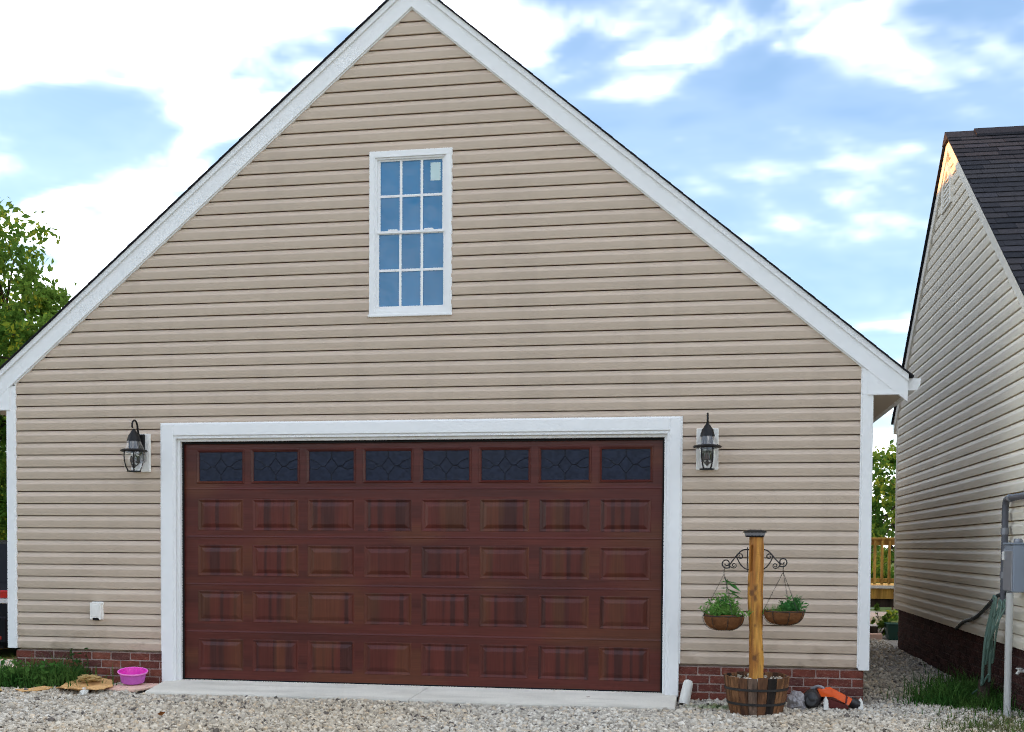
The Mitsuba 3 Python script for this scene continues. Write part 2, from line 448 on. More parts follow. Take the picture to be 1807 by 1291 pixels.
# foundation: mortar core and bricks
m = MB()
for xa, xb in ((-4.300, -2.645), (2.595, 4.276)):
    put('garage__foundation' if xa < 0 else 'garage__foundation__mortar_core', MB().box(xa, xb, 0.0125, 0.11, -0.2, 0.272), 'm_mortar')
put('garage__foundation__side_core', MB().box(XR - 0.1, 4.276, 0.11, GL, -0.2, 0.272), 'm_mortar')
put('garage__foundation__side_core', MB().box(-4.300, XL + 0.1, 0.11, GL, -0.2, 0.272), 'm_mortar')
bl, bh, bj = 0.206, 0.071, 0.0105
bvar = []
for k in range(6):
    b = cbox(-bl / 2, bl / 2, 0, 0.07, 0, bh, 0.004).subdivide()
    v = np.array(b.vertices)
    v += (meshkit.fbm(v * 30 + k * 7.7, 3)[:, None] - 0.5) * 0.005
    bvar.append(mikit.ply(trimesh.Trimesh(v, b.faces, process=False), None))
for xa, xb in ((-4.312, -2.648), (2.600, 4.288)):
    for r_ in range(5):
        z = 0.262 - bh - r_ * (bh + bj)
        x = xa - (0.5 if r_ % 2 else 0.0) * (bl + bj)
        if xa > 0:
            x = xb - math.ceil((xb - xa) / (bl + bj)) * (bl + bj) - (0.5 if r_ % 2 else 0.0) * (bl + bj) + bj
        while x < xb - 0.03:
            a, b = max(x, xa), min(x + bl, xb)
            if b - a > 0.035:
                s = bvar[rng.integers(6)]
                scene[numbered('garage__foundation__brick')] = {**s, 'bsdf': {'type': 'ref', 'id': BRICKS[rng.choice(4, p=[.4, .3, .18, .12])]},
                    'to_world': T().translate([(a + b) / 2, 0.008 + rng.uniform(-0.002, 0.002), z]).scale([(b - a) / bl, 1, 1])}
            x += bl + bj
# starter strip shadow line and corner trims
put('garage__corner_trim', MB().box(-4.384, -4.289, -0.034, -0.002, 0.289, 2.781, 0.004).box(-4.384, -4.372, -0.002, 0.1, 0.289, 2.781), 'm_white')
put('garage__corner_trim', MB().box(4.236, 4.333, -0.034, -0.002, 0.270, 2.799, 0.004).box(4.321, 4.333, -0.002, 0.1, 0.270, 2.799), 'm_white')
put('garage__corner_trim__flange', MB().box(-4.289, -4.279, -0.026, 0, 0.292, 3.05).box(-4.384, -4.289, -0.026, 0, 2.783, 3.03), 'm_white')
put('garage__corner_trim_001__flange', MB().box(4.223, 4.2355, -0.026, 0.018, 0.292, 3.05).prism([(4.2360, 2.7995), (4.282, 2.7995), (4.282, ZP - (4.282 - XC) * SL - 0.001), (4.2360, ZP - (4.236 - XC) * SL - 0.001)], -0.0335, 0.0), 'm_white')

# rake boards: lower board, upper strip, bird boxes
XO_L, XO_R = -4.688, 4.628


zi_ = lambda x: ZP - abs(x - XC) * SL


def rake_poly(side, d0, d1, xo):
    """band between vertical offsets d0..d1 above the inner rake line, from peak to xo"""
    zi = lambda x: ZP - abs(x - XC) * SL
    return [(XC, ZP + d0), (xo, zi(xo) + d0), (xo, zi(xo) + d1), (XC, ZP + d1)]


put('garage__rake_board', MB().prism(rake_poly(-1, 0.0, 0.185, XO_L), -0.046, 0.0), 'm_trim')
q_ = 2.46
put('garage__rake_board', MB().prism(rake_poly(1, 0.0, 0.185, q_), -0.046, 0.0).prism([(q_ - 0.02, zi_(q_ - 0.02)), (XO_R, zi_(XO_R)), (XO_R, zi_(XO_R) + 0.1852), (q_ - 0.02, zi_(q_ - 0.02) + 0.1852)], -0.0485, -0.0462), 'm_trim')
put('garage__rake_board_001__lower_length', MB().prism([(q_ + 0.001, zi_(q_ + 0.001)), (XO_R, zi_(XO_R)), (XO_R, zi_(XO_R) + 0.185), (q_ + 0.001, zi_(q_ + 0.001) + 0.185)], -0.046, 0.0), 'm_trim')
put('garage__rake_board__shingle_mould', MB().prism(rake_poly(-1, 0.1865, 0.248, XO_L - 0.004), -0.066, 0.0), 'm_trim')
put('garage__rake_board_001__shingle_mould', MB().prism(rake_poly(1, 0.1865, 0.248, XO_R + 0.004), -0.066, 0.0), 'm_trim')
put('garage__rake_board__j_channel', MB().prism(rake_poly(-1, -0.016, -0.001, XL), -0.030, 0.0), 'm_trim')
put('garage__rake_board_001__j_channel', MB().prism(rake_poly(1, -0.016, -0.001, XR), -0.030, 0.0), 'm_trim')
zi = lambda x: ZP - abs(x - XC) * SL
put('garage__eave_return', MB().prism([(4.280, 2.797), (XO_R, 2.797), (XO_R, zi(XO_R) - 0.002), (4.280, zi(4.28) - 0.002)], -0.043, 0.0), 'm_trim')
put('garage__eave_return', MB().prism([(-4.340, 2.779), (XO_L, 2.779), (XO_L, zi(XO_L) - 0.002), (-4.340, zi(-4.34) - 0.002)], -0.043, 0.0), 'm_trim')
put('garage__eave_return__sill_strip', MB().box(4.280, XO_R + 0.003, -0.049, -0.0435, 2.7955, 2.815), 'm_trim')
put('garage__eave_return_001__sill_strip', MB().box(XO_L - 0.003, -4.340, -0.049, -0.0435, 2.7775, 2.797), 'm_trim')
for sgn, xw, xo, zz in ((1, XR, XO_R, 2.799), (-1, XL, XO_L, 2.781)):
    a, b = sorted((xw, xo))
    m = MB()
    n_ = int((GL - 0.0) / 0.3)
    for i in range(n_):
        m.box(a, b, 0.002 + i * GL / n_, 0.002 + (i + 1) * GL / n_ - 0.006, zz, zz + 0.012)
    m.box(a, b, 0.0, GL, zz + 0.013, zz + 0.02)
    put('garage__soffit', m, 'm_soffit')
    put('garage__fascia', MB().box(*sorted((xo - 0.02 * sgn, xo)), 0.001, GL, zz + 0.0, zi(xo) + 0.235), 'm_white')
# gutters
for sgn, xo in ((1, XO_R), (-1, XO_L)):
    prof = [(0.002, 2.838), (0.085, 2.838), (0.098, 2.86), (0.112, 2.875), (0.122, 2.93), (0.122, 2.945), (0.114, 2.945), (0.112, 2.932), (0.102, 2.88), (0.082, 2.846), (0.008, 2.846), (0.008, 2.945), (0.002, 2.945)]
    if sgn < 0: prof = [(a, z - 0.02) for a, z in prof]
    put('garage__gutter', MB().prism([(xo + sgn * a, z) for a, z in prof], 0.006, GL), 'm_white')
    cap = [(0.001, prof[0][1] - 0.001), (0.086, prof[0][1] - 0.001), (0.099, prof[2][1]), (0.113, prof[3][1]), (0.123, prof[5][1]), (0.001, prof[5][1])]
    put('garage__gutter__end_cap' if sgn > 0 else 'garage__gutter_001__end_cap', MB().prism([(xo + sgn * a, z) for a, z in cap], 0.001, 0.0055), 'm_white')
# roof: decking, then courses of shingles stepped down each slope (only their butt edges show from the front)
zr = lambda x: ZP + 0.250 - abs(x - XC) * SL
for sgn, xo in ((-1, XO_L - 0.045), (1, XO_R + 0.045)):
    m = MB()
    ln = math.hypot(xo - XC, (xo - XC) * SL)
    nc = int(ln / 0.14)
    for i in range(nc):
        x0 = xo + (XC - xo) * i / nc
        x1 = xo + (XC - xo) * min(1.0, (i + 1.25) / nc)
        jit = rng.uniform(0, 0.004)
        m.prism([(x0, zr(x0) + 0.006), (x1, zr(x1) + 0.006), (x1, zr(x1) + 0.010), (x0, zr(x0) + 0.016)], -0.088 - jit, GL + 0.08)
    m.prism([(xo, zr(xo)), (XC, zr(XC)), (XC, zr(XC) + 0.0055), (xo, zr(xo) + 0.0055)], -0.080, GL + 0.08)
    put('garage__roof', m, 'm_shingle_0')
m = MB()
for i in range(40):
    y = -0.09 + i * 0.235
    for sgn in (-1, 1):
        m.prism([(XC, zr(XC) + 0.034), (XC + sgn * 0.14, zr(XC + 0.14) + 0.030), (XC + sgn * 0.14, zr(XC + 0.14) + 0.020), (XC, zr(XC) + 0.022)], y, y + 0.232)
put('garage__roof__ridge_cap', m, 'm_shingle_1')

# door casing
OX0, OX1, OZ1 = -2.462, 2.443, 2.437                        # opening
m = MB().box(-2.643, -2.512, -0.046, 0.0, -0.022, DZ1, 0.005)
m.box(-DX0 * 0 - 2.656, -2.643, -0.030, 0.0, ZS, DZ1 - 0.002)
put('garage__door_casing', m, 'm_white')
m = MB().box(2.494, 2.598, -0.046, 0.0, -0.022, DZ1, 0.005).box(2.598, 2.612, -0.030, 0.0, ZS, DZ1 - 0.002)
put('garage__door_casing', m, 'm_white')
put('garage__door_casing', MB().box(-2.512, 2.494, -0.0455, 0.0, 2.493, DZ1, 0.005).box(-2.656, 2.612, -0.030, 0.0, DZ1 + 0.0005, DZ1 + 0.012), 'm_white')
m = MB().box(-2.5125, OX0 - 0.028, -0.030, 0.13, -0.012, 2.4935).box(OX0 - 0.0285, OX0, 0.012, 0.060, -0.012, 2.466, 0.004)
put('garage__door_jamb', m, 'm_white')
m = MB().box(OX1 + 0.028, 2.4945, -0.030, 0.13, -0.012, 2.4935).box(OX1, OX1 + 0.0285, 0.012, 0.060, -0.012, 2.466, 0.004)
put('garage__door_jamb', m, 'm_white')
put('garage__door_jamb', MB().box(OX0 - 0.028, OX1 + 0.028, -0.030, 0.13, 2.466, 2.4925).box(OX0 - 0.0, OX1 + 0.0, 0.012, 0.060, OZ1, 2.4665, 0.004), 'm_white')
put('garage__weather_strip', MB().box(OX0 - 0.001, OX0 + 0.016, 0.0605, 0.072, 0, OZ1).box(OX1 - 0.018, OX1 + 0.001, 0.0605, 0.072, 0, OZ1).box(OX0 + 0.016, OX1 - 0.018, 0.0605, 0.074, OZ1 - 0.022, OZ1 + 0.001), 'm_dark')

# overhead door: five sections, 32 raised panels, eight leaded windows
DY = 0.088
COLS = [(-2.305 + 0.5905 * i, -2.305 + 0.5905 * i + 0.492) for i in range(8)]
SECT = [0.010, 0.497, 0.984, 1.471, 1.958, 2.455]
ROWS = [(0.099, 0.424), (0.600, 0.917), (1.072, 1.388), (1.535, 1.852), (2.016, 2.356)]
D = 'garage__overhead_door'
put(D, MB().box(OX0 - 0.02, OX1 + 0.02, DY + 0.028, DY + 0.045, 0.004, 2.46), 'm_dark')
for s in range(5):
    p = sbox(OX0 - 0.01, SECT[s] + 0.001, OX1 + 0.01, SECT[s + 1] - 0.001)
    for a, b in COLS:
        e = 0.010 if s == 4 else 0.0
        p = p.difference(sbox(a - e, ROWS[s][0], b + e, ROWS[s][1]))
    m = MB().prism(p, DY, DY + 0.03)
    if s:                                                  # rounded lip of the tongue-and-groove joint
        a, b, z = OX0 - 0.01, OX1 + 0.01, SECT[s]
        m.add([[a, DY - 0.0002, z - 0.010], [b, DY - 0.0002, z - 0.010], [b, DY - 0.0045, z - 0.002], [a, DY - 0.0045, z - 0.002], [b, DY - 0.0002, z + 0.012], [a, DY - 0.0002, z + 0.012]], [[0, 1, 2, 3], [3, 2, 4, 5]])
    put(D + '__section', m, 'm_door_rail')
put(D + '__bottom_seal', MB().box(OX0, OX1, DY + 0.004, DY + 0.03, -0.006, 0.012), 'm_dark')


def rings(x0, x1, z0, z1, steps):
    """nested rectangles (inset, depth); the last one filled"""
    v, f = [], []
    for ins, dep in steps:
        v += [[x0 + ins, DY + dep, z0 + ins], [x1 - ins, DY + dep, z0 + ins], [x1 - ins, DY + dep, z1 - ins], [x0 + ins, DY + dep, z1 - ins]]
    for i in range(len(steps) - 1):
        for k in range(4):
            k2 = (k + 1) % 4
            f.append([4 * i + k, 4 * i + k2, 4 * i + 4 + k2, 4 * i + 4 + k])
    b = 4 * (len(steps) - 1)
    f.append([b, b + 1, b + 2, b + 3])
    return np.array(v), np.array(f)


for s in range(4):
    for a, b in COLS:
        v, f = rings(a, b, *ROWS[s], [(-0.002, 0.002), (0.002, -0.0015), (0.006, -0.002), (0.028, 0.0125), (0.032, 0.0125), (0.066, -0.0025), (0.072, -0.003)])
        put(D + '__raised_panel', (v, f), 'm_door_panel')
for a, b in [(a - 0.010, b + 0.010) for a, b in COLS]:
    z0, z1 = ROWS[4]
    fr = MB()
    v, f = rings(a, b, z0, z1, [(-0.004, 0.002), (0.002, -0.010), (0.007, -0.012), (0.022, 0.004), (0.024, 0.014)])
    fr.add(v, f[:-1])
    put(D + '__window_frame', fr, 'm_door_rail')
    put(D + '__window_pane', MB().box(a + 0.020, b - 0.020, DY + 0.012, DY + 0.018, z0 + 0.020, z1 - 0.020), 'm_door_glass')
    cx, cz, hw, hh = (a + b) / 2, (z0 + z1) / 2, (b - a) / 2 - 0.022, (z1 - z0) / 2 - 0.022
    Y = DY + 0.0115
    m = MB()
    dw, dh = 0.068, 0.085
    P3 = lambda q: [[cx + x_, Y, cz + z_] for x_, z_ in q]
    m.tube(P3([(0, dh), (dw, 0), (0, -dh), (-dw, 0), (0, dh)]), 0.0046, 5)
    for sx in (-1, 1):
        m.tube(P3(spline([(sx * dw, 0), (sx * (dw + 0.045), 0.008), (sx * 0.155, 0.045), (sx * hw, 0.075)], 6)), 0.0044, 5)
        m.tube(P3(spline([(sx * dw, 0), (sx * (dw + 0.045), -0.004), (sx * 0.155, -0.030), (sx * hw, -0.02)], 6)), 0.0044, 5)
        m.tube(P3([(sx * 0.004, hh), (0, dh)]), 0.0044, 5)
        m.tube(P3([(0, -dh), (sx * 0.004, -hh)]), 0.0044, 5)
    put(D + '__window_came', m, 'm_came')

# attic window
W = 'garage__attic_window'
wy = -0.036
m = MB()
m.prism(sbox(WX0, WZ0, WX1, WZ1).difference(sbox(-0.398, 3.690, 0.322, 5.182)), wy, 0.0)
m.prism(sbox(WX0 - 0.006, WZ0 - 0.010, WX1 + 0.006, WZ1 + 0.006).difference(sbox(WX0 + 0.02, WZ0 + 0.02, WX1 - 0.02, WZ1 - 0.02)), wy + 0.014, 0.001)
m.box(WX0 - 0.012, WX1 + 0.012, wy - 0.008, wy + 0.012, WZ0 - 0.016, WZ0 + 0.010, 0.003)
put(W + '__casing', m, 'm_white')
m = MB().prism(sbox(-0.399, 3.689, 0.323, 5.183).difference(sbox(-0.376, 3.712, 0.300, 5.166)), wy + 0.016, 0.02)
put(W + '__frame', m, 'm_white')
GX0, GX1 = -0.352, 0.280
up_ = MB().prism(sbox(-0.3755, 4.436, 0.2995, 5.1655).difference(sbox(GX0 + 0.004, 4.474, GX1 - 0.004, 5.150)), wy + 0.034, 0.03)
put(W + '__sash', up_, 'm_white')
lo = MB().prism(sbox(-0.3755, 3.7125, 0.2995, 4.470).difference(sbox(GX0 - 0.004, 3.736, GX1 + 0.012, 4.436)), wy + 0.018, 0.0)
lo.box(-0.374, 0.298, wy + 0.008, wy + 0.0175, 4.442, 4.468, 0.003)
lo.box(-0.26, -0.17, wy + 0.010, wy + 0.030, 4.4685, 4.482).box(0.10, 0.19, wy + 0.010, wy + 0.030, 4.4685, 4.482)
put(W + '__sash', lo, 'm_white')
for z0, z1, gy, x0, x1 in ((4.474, 5.150, wy + 0.048, GX0 + 0.003, GX1 - 0.003), (3.736, 4.436, wy + 0.030, GX0 - 0.005, GX1 + 0.013)):
    xs = np.linspace(x0, x1, 4)
    zs = np.linspace(z0, z1, 3)
    for i in range(3):
        for k in range(2):
            put(W + '__pane', MB().box(xs[i] + 0.0005, xs[i + 1] - 0.0005, gy, gy + 0.006, zs[k] + 0.0005, zs[k + 1] - 0.0005), 'm_film')
    for i in (1, 2):
        put(W + '__muntin', MB().box(xs[i] - 0.0125, xs[i] + 0.0125, gy - 0.009, gy - 0.001, z0 - 0.002, z1 + 0.002, 0.002), 'm_white')
    put(W + '__muntin', MB().box(x0 - 0.002, x1 + 0.002, gy - 0.0085, gy - 0.0008, zs[1] - 0.0115, zs[1] + 0.0115), 'm_white')
put(W + '__sticker', MB().box(0.155, 0.254, wy + 0.0455, wy + 0.0472, 4.948, 5.122), 'm_sticker')
labels[W + '__sticker'] = {'label': 'pale rectangular sticker in the upper right pane'}
put(W + '__backing', MB().box(-0.36, 0.29, 0.05, 0.06, 3.7, 5.17), 'm_dark')

# ------------------------------------------------------------------ things on the wall
def lantern(x, zt, label, skew):
    t = numbered('wall_lantern')
    ym = -0.020
    put(t + '__mounting_block', MB().box(x - 0.103, x + 0.103, ym - 0.030, ym, zt - 0.515, zt - 0.125, 0.006), 'm_offwhite')
    y0 = ym - 0.030
    put(t + '__back_plate', MB().box(x - 0.055, x + 0.055, y0 - 0.020, y0, zt - 0.42, zt - 0.13, 0.008), 'm_black')
    cy = y0 - 0.135
    arm = spline([(x, y0 - 0.018, zt - 0.20), (x, y0 - 0.050, zt - 0.10), (x, y0 - 0.075, zt - 0.025), (x, cy + 0.02, zt - 0.002), (x, cy - 0.022, zt - 0.02), (x, cy - 0.034, zt - 0.065), (x, cy - 0.02, zt - 0.075)], 6)
    put(t + '__arm', MB().tube(arm, np.linspace(0.011, 0.008, len(arm)), 8), 'm_black', smooth=40)
    cap = [(0.0, zt - 0.085), (0.012, zt - 0.088), (0.016, zt - 0.10), (0.030, zt - 0.118), (0.034, zt - 0.128), (0.050, zt - 0.150), (0.062, zt - 0.185), (0.068, zt - 0.212), (0.060, zt - 0.214), (0.0, zt - 0.20)]
    put(t + '__cap', MB().lathe(cap, (x, cy, 0), 24), 'm_black', smooth=40)
    put(t + '__upper_glass', MB().lathe([(0.066, zt - 0.212), (0.082, zt - 0.25), (0.104, zt - 0.298)], (x, cy, 0), 24), 'm_lampglass', smooth=True)
    put(t + '__chimney', MB().lathe([(0.0, zt - 0.205), (0.048, zt - 0.206), (0.052, zt - 0.30), (0.0, zt - 0.301)], (x, cy, 0), 20), 'm_smoke', smooth=40)
    ring = [(0.098, zt - 0.292), (0.124, zt - 0.299), (0.134, zt - 0.309), (0.128, zt - 0.317), (0.108, zt - 0.322), (0.098, zt - 0.318), (0.098, zt - 0.292)]
    put(t + '__ring', MB().lathe(ring, (x, cy, 0), 32), 'm_black', smooth=40)
    bowl = [(0.106, zt - 0.321), (0.110, zt - 0.36), (0.104, zt - 0.42), (0.088, zt - 0.475), (0.064, zt - 0.513)]
    put(t + '__lower_glass', MB().lathe(bowl, (x, cy, 0), 32), 'm_lampglass', smooth=True)
    for a in (1.09, 2.05, -1.09, -2.05):
        pts = [(x + (r_ + 0.003) * math.cos(a), cy + (r_ + 0.003) * math.sin(a), z) for r_, z in bowl]
        put(t + '__rib', MB().tube(pts, 0.0065, 6), 'm_black', smooth=40)
    put(t + '__base_ring', MB().lathe([(0.056, zt - 0.510), (0.069, zt - 0.510), (0.069, zt - 0.520), (0.056, zt - 0.520), (0.056, zt - 0.510)], (x, cy, 0), 24), 'm_black')
    m = MB()
    for k in range(3):
        a = k * 2 * math.pi / 3 + 0.5
        qx, qy = x + 0.044 * math.cos(a), cy + 0.044 * math.sin(a)
        m.lathe([(0.0, zt - 0.36), (0.010, zt - 0.362), (0.016, zt - 0.40), (0.013, zt - 0.425), (0.0, zt - 0.43)], (qx, qy, 0), 10)
        m.tube(spline([(qx, qy, zt - 0.425), (x + 0.03 * math.cos(a), cy + 0.03 * math.sin(a), zt - 0.455), (x, cy, zt - 0.45)], 4), 0.006, 6)
    m.tube([(x, cy, zt - 0.325), (x, cy, zt - 0.44)], 0.009, 8)
    m.lathe([(0.0, zt - 0.432), (0.022, zt - 0.448), (0.024, zt - 0.462), (0.008, zt - 0.482), (0.0, zt - 0.490)], (x, cy, 0), 14)
    put(t + '__candle_cluster', m, 'm_candle', smooth=40)
    tag(t, label, 'wall lamp', 'wall lanterns beside the garage door')


lantern(-2.865, 2.640, 'black carriage lantern with glass bowl on the siding left of the garage door', 0)
lantern(2.843, 2.632, 'black carriage lantern with glass bowl on the siding right of the garage door', 0)

t = numbered('outlet_cover')
put(t + '__box', MB().box(-3.428, -3.298, -0.032, 0.0, 0.602, 0.790, 0.006), 'm_offwhite')
put(t + '__lid', MB().prism(Polygon([(-3.424, 0.614), (-3.424, 0.784), (-3.302, 0.784), (-3.302, 0.614), (-3.318, 0.606), (-3.332, 0.626), (-3.394, 0.626), (-3.408, 0.606)]), -0.066, -0.0325), 'm_offwhite')
put(t + '__lid__inset', MB().box(-3.404, -3.322, -0.0695, -0.0665, 0.640, 0.766, 0.0014), 'm_offwhite')
put(t + '__cord_opening', MB().box(-3.394, -3.332, -0.060, -0.033, 0.600, 0.6255), 'm_dark')
tag(t, 'white weatherproof outlet cover low on the siding left of the garage door', 'outlet cover')

# ------------------------------------------------------------------ ground
GZ = -0.050
g = np.array([-1500, -300, -80, -30, -14, -10, -8, -6, -5, -4, -3, -2, -1, 0, 1, 2, 3, 4, 5, 6, 7, 9, 12, 16, 30, 80, 300, 1500.0])
X_, Y_ = np.meshgrid(g, g, indexing='ij')
Z_ = np.full_like(X_, GZ - 0.022)
v = np.stack([X_.ravel(), Y_.ravel(), Z_.ravel()], 1)
n = len(g)
f = [[i * n + k, (i + 1) * n + k, (i + 1) * n + k + 1, i * n + k + 1] for i in range(n - 1) for k in range(n - 1)]
put('ground', (v, np.array(f)), 'm_ground', smooth=True)
labels['ground'] = {'label': 'gravelly earth and grass the garage stands on', 'kind': 'structure'}

# concrete apron under the garage door, two slabs with a joint
m = MB()
for xa, xb in ((-2.455, 0.155), (0.161, 2.585)):
    v = []
    for x in np.linspace(xa, xb, 14):
        yf = -0.735 - 0.012 * math.sin(x * 2.1) - 0.012 * math.sin(x * 5.3 + 1)
        x0 = x - (0.155 if xa < 0 else 0.0) * (1 - (x - xa) / (xb - xa)) * 1.0
        v += [[x0, 0.11, -0.2], [x0, 0.11, -0.002], [x0, -0.04, -0.006], [x, yf + 0.02, -0.024], [x, yf + 0.006, -0.029], [x, yf, -0.040], [x, yf, -0.2]]
    f = [[i * 7 + k, i * 7 + k + 1, i * 7 + 8 + k, i * 7 + 7 + k] for i in range(13) for k in range(6)]
    m.add(v, f)
    for o in (0, 13 * 7):
        m.add(np.array(v)[o:o + 7], [[0, 1, 2], [0, 2, 3], [0, 3, 4], [0, 4, 5], [0, 5, 6]])
put('concrete_apron', m, 'm_concrete')
labels['concrete_apron'] = {'label': 'pale concrete apron slab in front of the garage door', 'kind': 'structure'}

# gravel: individual stones, nobody could count them
ico = trimesh.creation.icosahedron()
ICO_V, ICO_F = np.array(ico.vertices), np.array(ico.faces)


def stones(xy, size, z, r_):
    n_ = len(xy)
    s = size[:, None] * r_.uniform(0.55, 1.25, (n_, 3)) * np.array([1.15, 1.15, 0.8])
    V = ICO_V[None] * (1 + r_.uniform(-0.28, 0.28, (n_, 12, 1)))
    V = V * s[:, None, :]
    q = r_.normal(size=(n_, 4)); q /= np.linalg.norm(q, axis=1, keepdims=True)
    q[:, 1:3] *= 0.5; q /= np.linalg.norm(q, axis=1, keepdims=True)
    w, x, y, zz = q.T
    Rm = np.stack([1 - 2 * (y * y + zz * zz), 2 * (x * y - zz * w), 2 * (x * zz + y * w), 2 * (x * y + zz * w), 1 - 2 * (x * x + zz * zz), 2 * (y * zz - x * w), 2 * (x * zz - y * w), 2 * (y * zz + x * w), 1 - 2 * (x * x + y * y)], -1).reshape(n_, 3, 3)
    V = np.einsum('nij,nkj->nki', Rm, V) + np.concatenate([xy, z[:, None]], 1)[:, None]
    base = np.array([[0.60, 0.555, 0.475], [0.47, 0.43, 0.365], [0.58, 0.49, 0.375], [0.35, 0.315, 0.265], [0.14, 0.125, 0.115], [0.70, 0.66, 0.58]])
    pick = r_.choice(6, n_, p=[.38, .26, .12, .10, .035, .105])
    col = base[pick] * r_.uniform(0.82, 1.15, (n_, 1))
    warm = np.clip(meshkit.fbm(np.concatenate([xy * 0.7, np.zeros((n_, 1))], 1), 3) * 2 - 0.5, 0, 1)[:, None]
    col = col * (1 - 0.12 * warm * np.array([0.0, 0.5, 1.2]))
    F = ICO_F[None] + (np.arange(n_) * 12)[:, None, None]
    moss = np.clip(1 - np.hypot((xy[:, 0] - 2.95) / 0.35, (xy[:, 1] + 0.42) / 0.22), 0, 1)[:, None]      # green film on the stones by the pipe
    col = col * (1 - moss * np.array([0.62, 0.45, 0.72]))
    return V.reshape(-1, 3), F.reshape(-1, 3), np.repeat(np.clip(col, 0, 0.8), 12, 0)


gr = np.random.default_rng(3)
area = [(-5.2, 6.2, -3.7, 0.02, 2250), (4.34, 5.60, 0.02, 3.0, 900), (4.34, 5.60, 3.0, 8.2, 300)]
xs_, ss_ = [], []
for x0, x1, y0, y1, dens in area:
    k = int((x1 - x0) * (y1 - y0) * dens)
    xs_.append(np.stack([gr.uniform(x0, x1, k), gr.uniform(y0, y1, k)], 1))
    ss_.append(gr.gamma(4.0, 0.0024, k) + 0.0042)
xy, ss = np.vstack(xs_), np.concatenate(ss_)
fl = -3.82 + (-1 - xy[:, 1]) * 0.682 - 0.35                  # left of this the camera or a step aside sees nothing
keep = (xy[:, 0] > fl) | (xy[:, 1] > -0.8)
keep &= ~((xy[:, 0] > -2.62) & (xy[:, 0] < 2.62) & (xy[:, 1] > -0.75))
keep &= ~((xy[:, 1] > 0.0) & (xy[:, 0] < 4.36))
lawn = (xy[:, 1] > -0.62 + 0.1 * np.sin(xy[:, 0] * 7)) & (xy[:, 0] < -3.45)
keep &= ~(lawn & (gr.random(len(xy)) < 0.9))
xy, ss = xy[keep], ss[keep]
edge = np.clip((-0.72 - xy[:, 1]) / 0.3, 0, 1)
hz = GZ - 0.012 + 0.022 * (meshkit.fbm(np.concatenate([xy * 2.3, np.zeros((len(xy), 1))], 1), 3) - 0.4) + gr.uniform(-0.006, 0.012, len(xy))
V, F, col = stones(xy, np.minimum(ss, 0.042), hz, gr)
put('gravel', (V, F), 'm_stone', color=col)
labels['gravel'] = {'label': 'pale grey crushed stone gravel of the driveway', 'category': 'gravel', 'kind': 'stuff'}


# ------------------------------------------------------------------ plants
def blades(xy, z, h, r_, lean=0.35, w=0.006, segs=2):
    n_ = len(xy)
    a = r_.uniform(0, 2 * np.pi, n_)
    d = np.stack([np.cos(a), np.sin(a)], 1)
    p = np.stack([-d[:, 1], d[:, 0]], 1)
    ln = r_.uniform(0.2, 1.0, n_) * lean * h
    pts = []
    for t, ww in ((0, 1.0), (0.55, 0.75), (1.0, 0.0)):
        c = np.concatenate([xy + d * (ln * t * t)[:, None], (z + h * (t - 0.12 * t * t))[:, None]], 1)
        o = np.concatenate([p * (w * ww), np.zeros((n_, 1))], 1)
        pts += [c - o, c + o] if ww > 0 else [c]
    V = np.stack(pts, 1)
    F = np.array([[0, 1, 3], [0, 3, 2], [2, 3, 4]])
    return V.reshape(-1, 3), (F[None] + (np.arange(n_) * 5)[:, None, None]).reshape(-1, 3)


def leaves(c, size, r_, up=0.0, droop=0.0, dirs=None, aspect=0.5):
    """pointed leaf blades (4 triangles, folded along the midrib) centred at c"""
    n_ = len(c)
    d = r_.normal(size=(n_, 3)) if dirs is None else dirs + r_.normal(size=(n_, 3)) * 0.35
    d[:, 2] += up
    d /= np.linalg.norm(d, axis=1, keepdims=True)
    s = np.cross(d, r_.normal(size=(n_, 3))); s /= np.linalg.norm(s, axis=1, keepdims=True)
    nn = np.cross(d, s)
    L = size[:, None] * 0.5
    wd = L * aspect
    base, tip = c - d * L, c + d * L - nn * (L * 0.25)
    l_, r2 = c - s * wd + nn * (L * 0.12), c + s * wd + nn * (L * 0.12)
    V = np.stack([base, l_, tip, r2, c - d * L * 0.05], 1)
    F = np.array([[0, 4, 1], [1, 4, 2], [0, 3, 4], [3, 2, 4]])
    return V.reshape(-1, 3), (F[None] + (np.arange(n_) * 5)[:, None, None]).reshape(-1, 3)


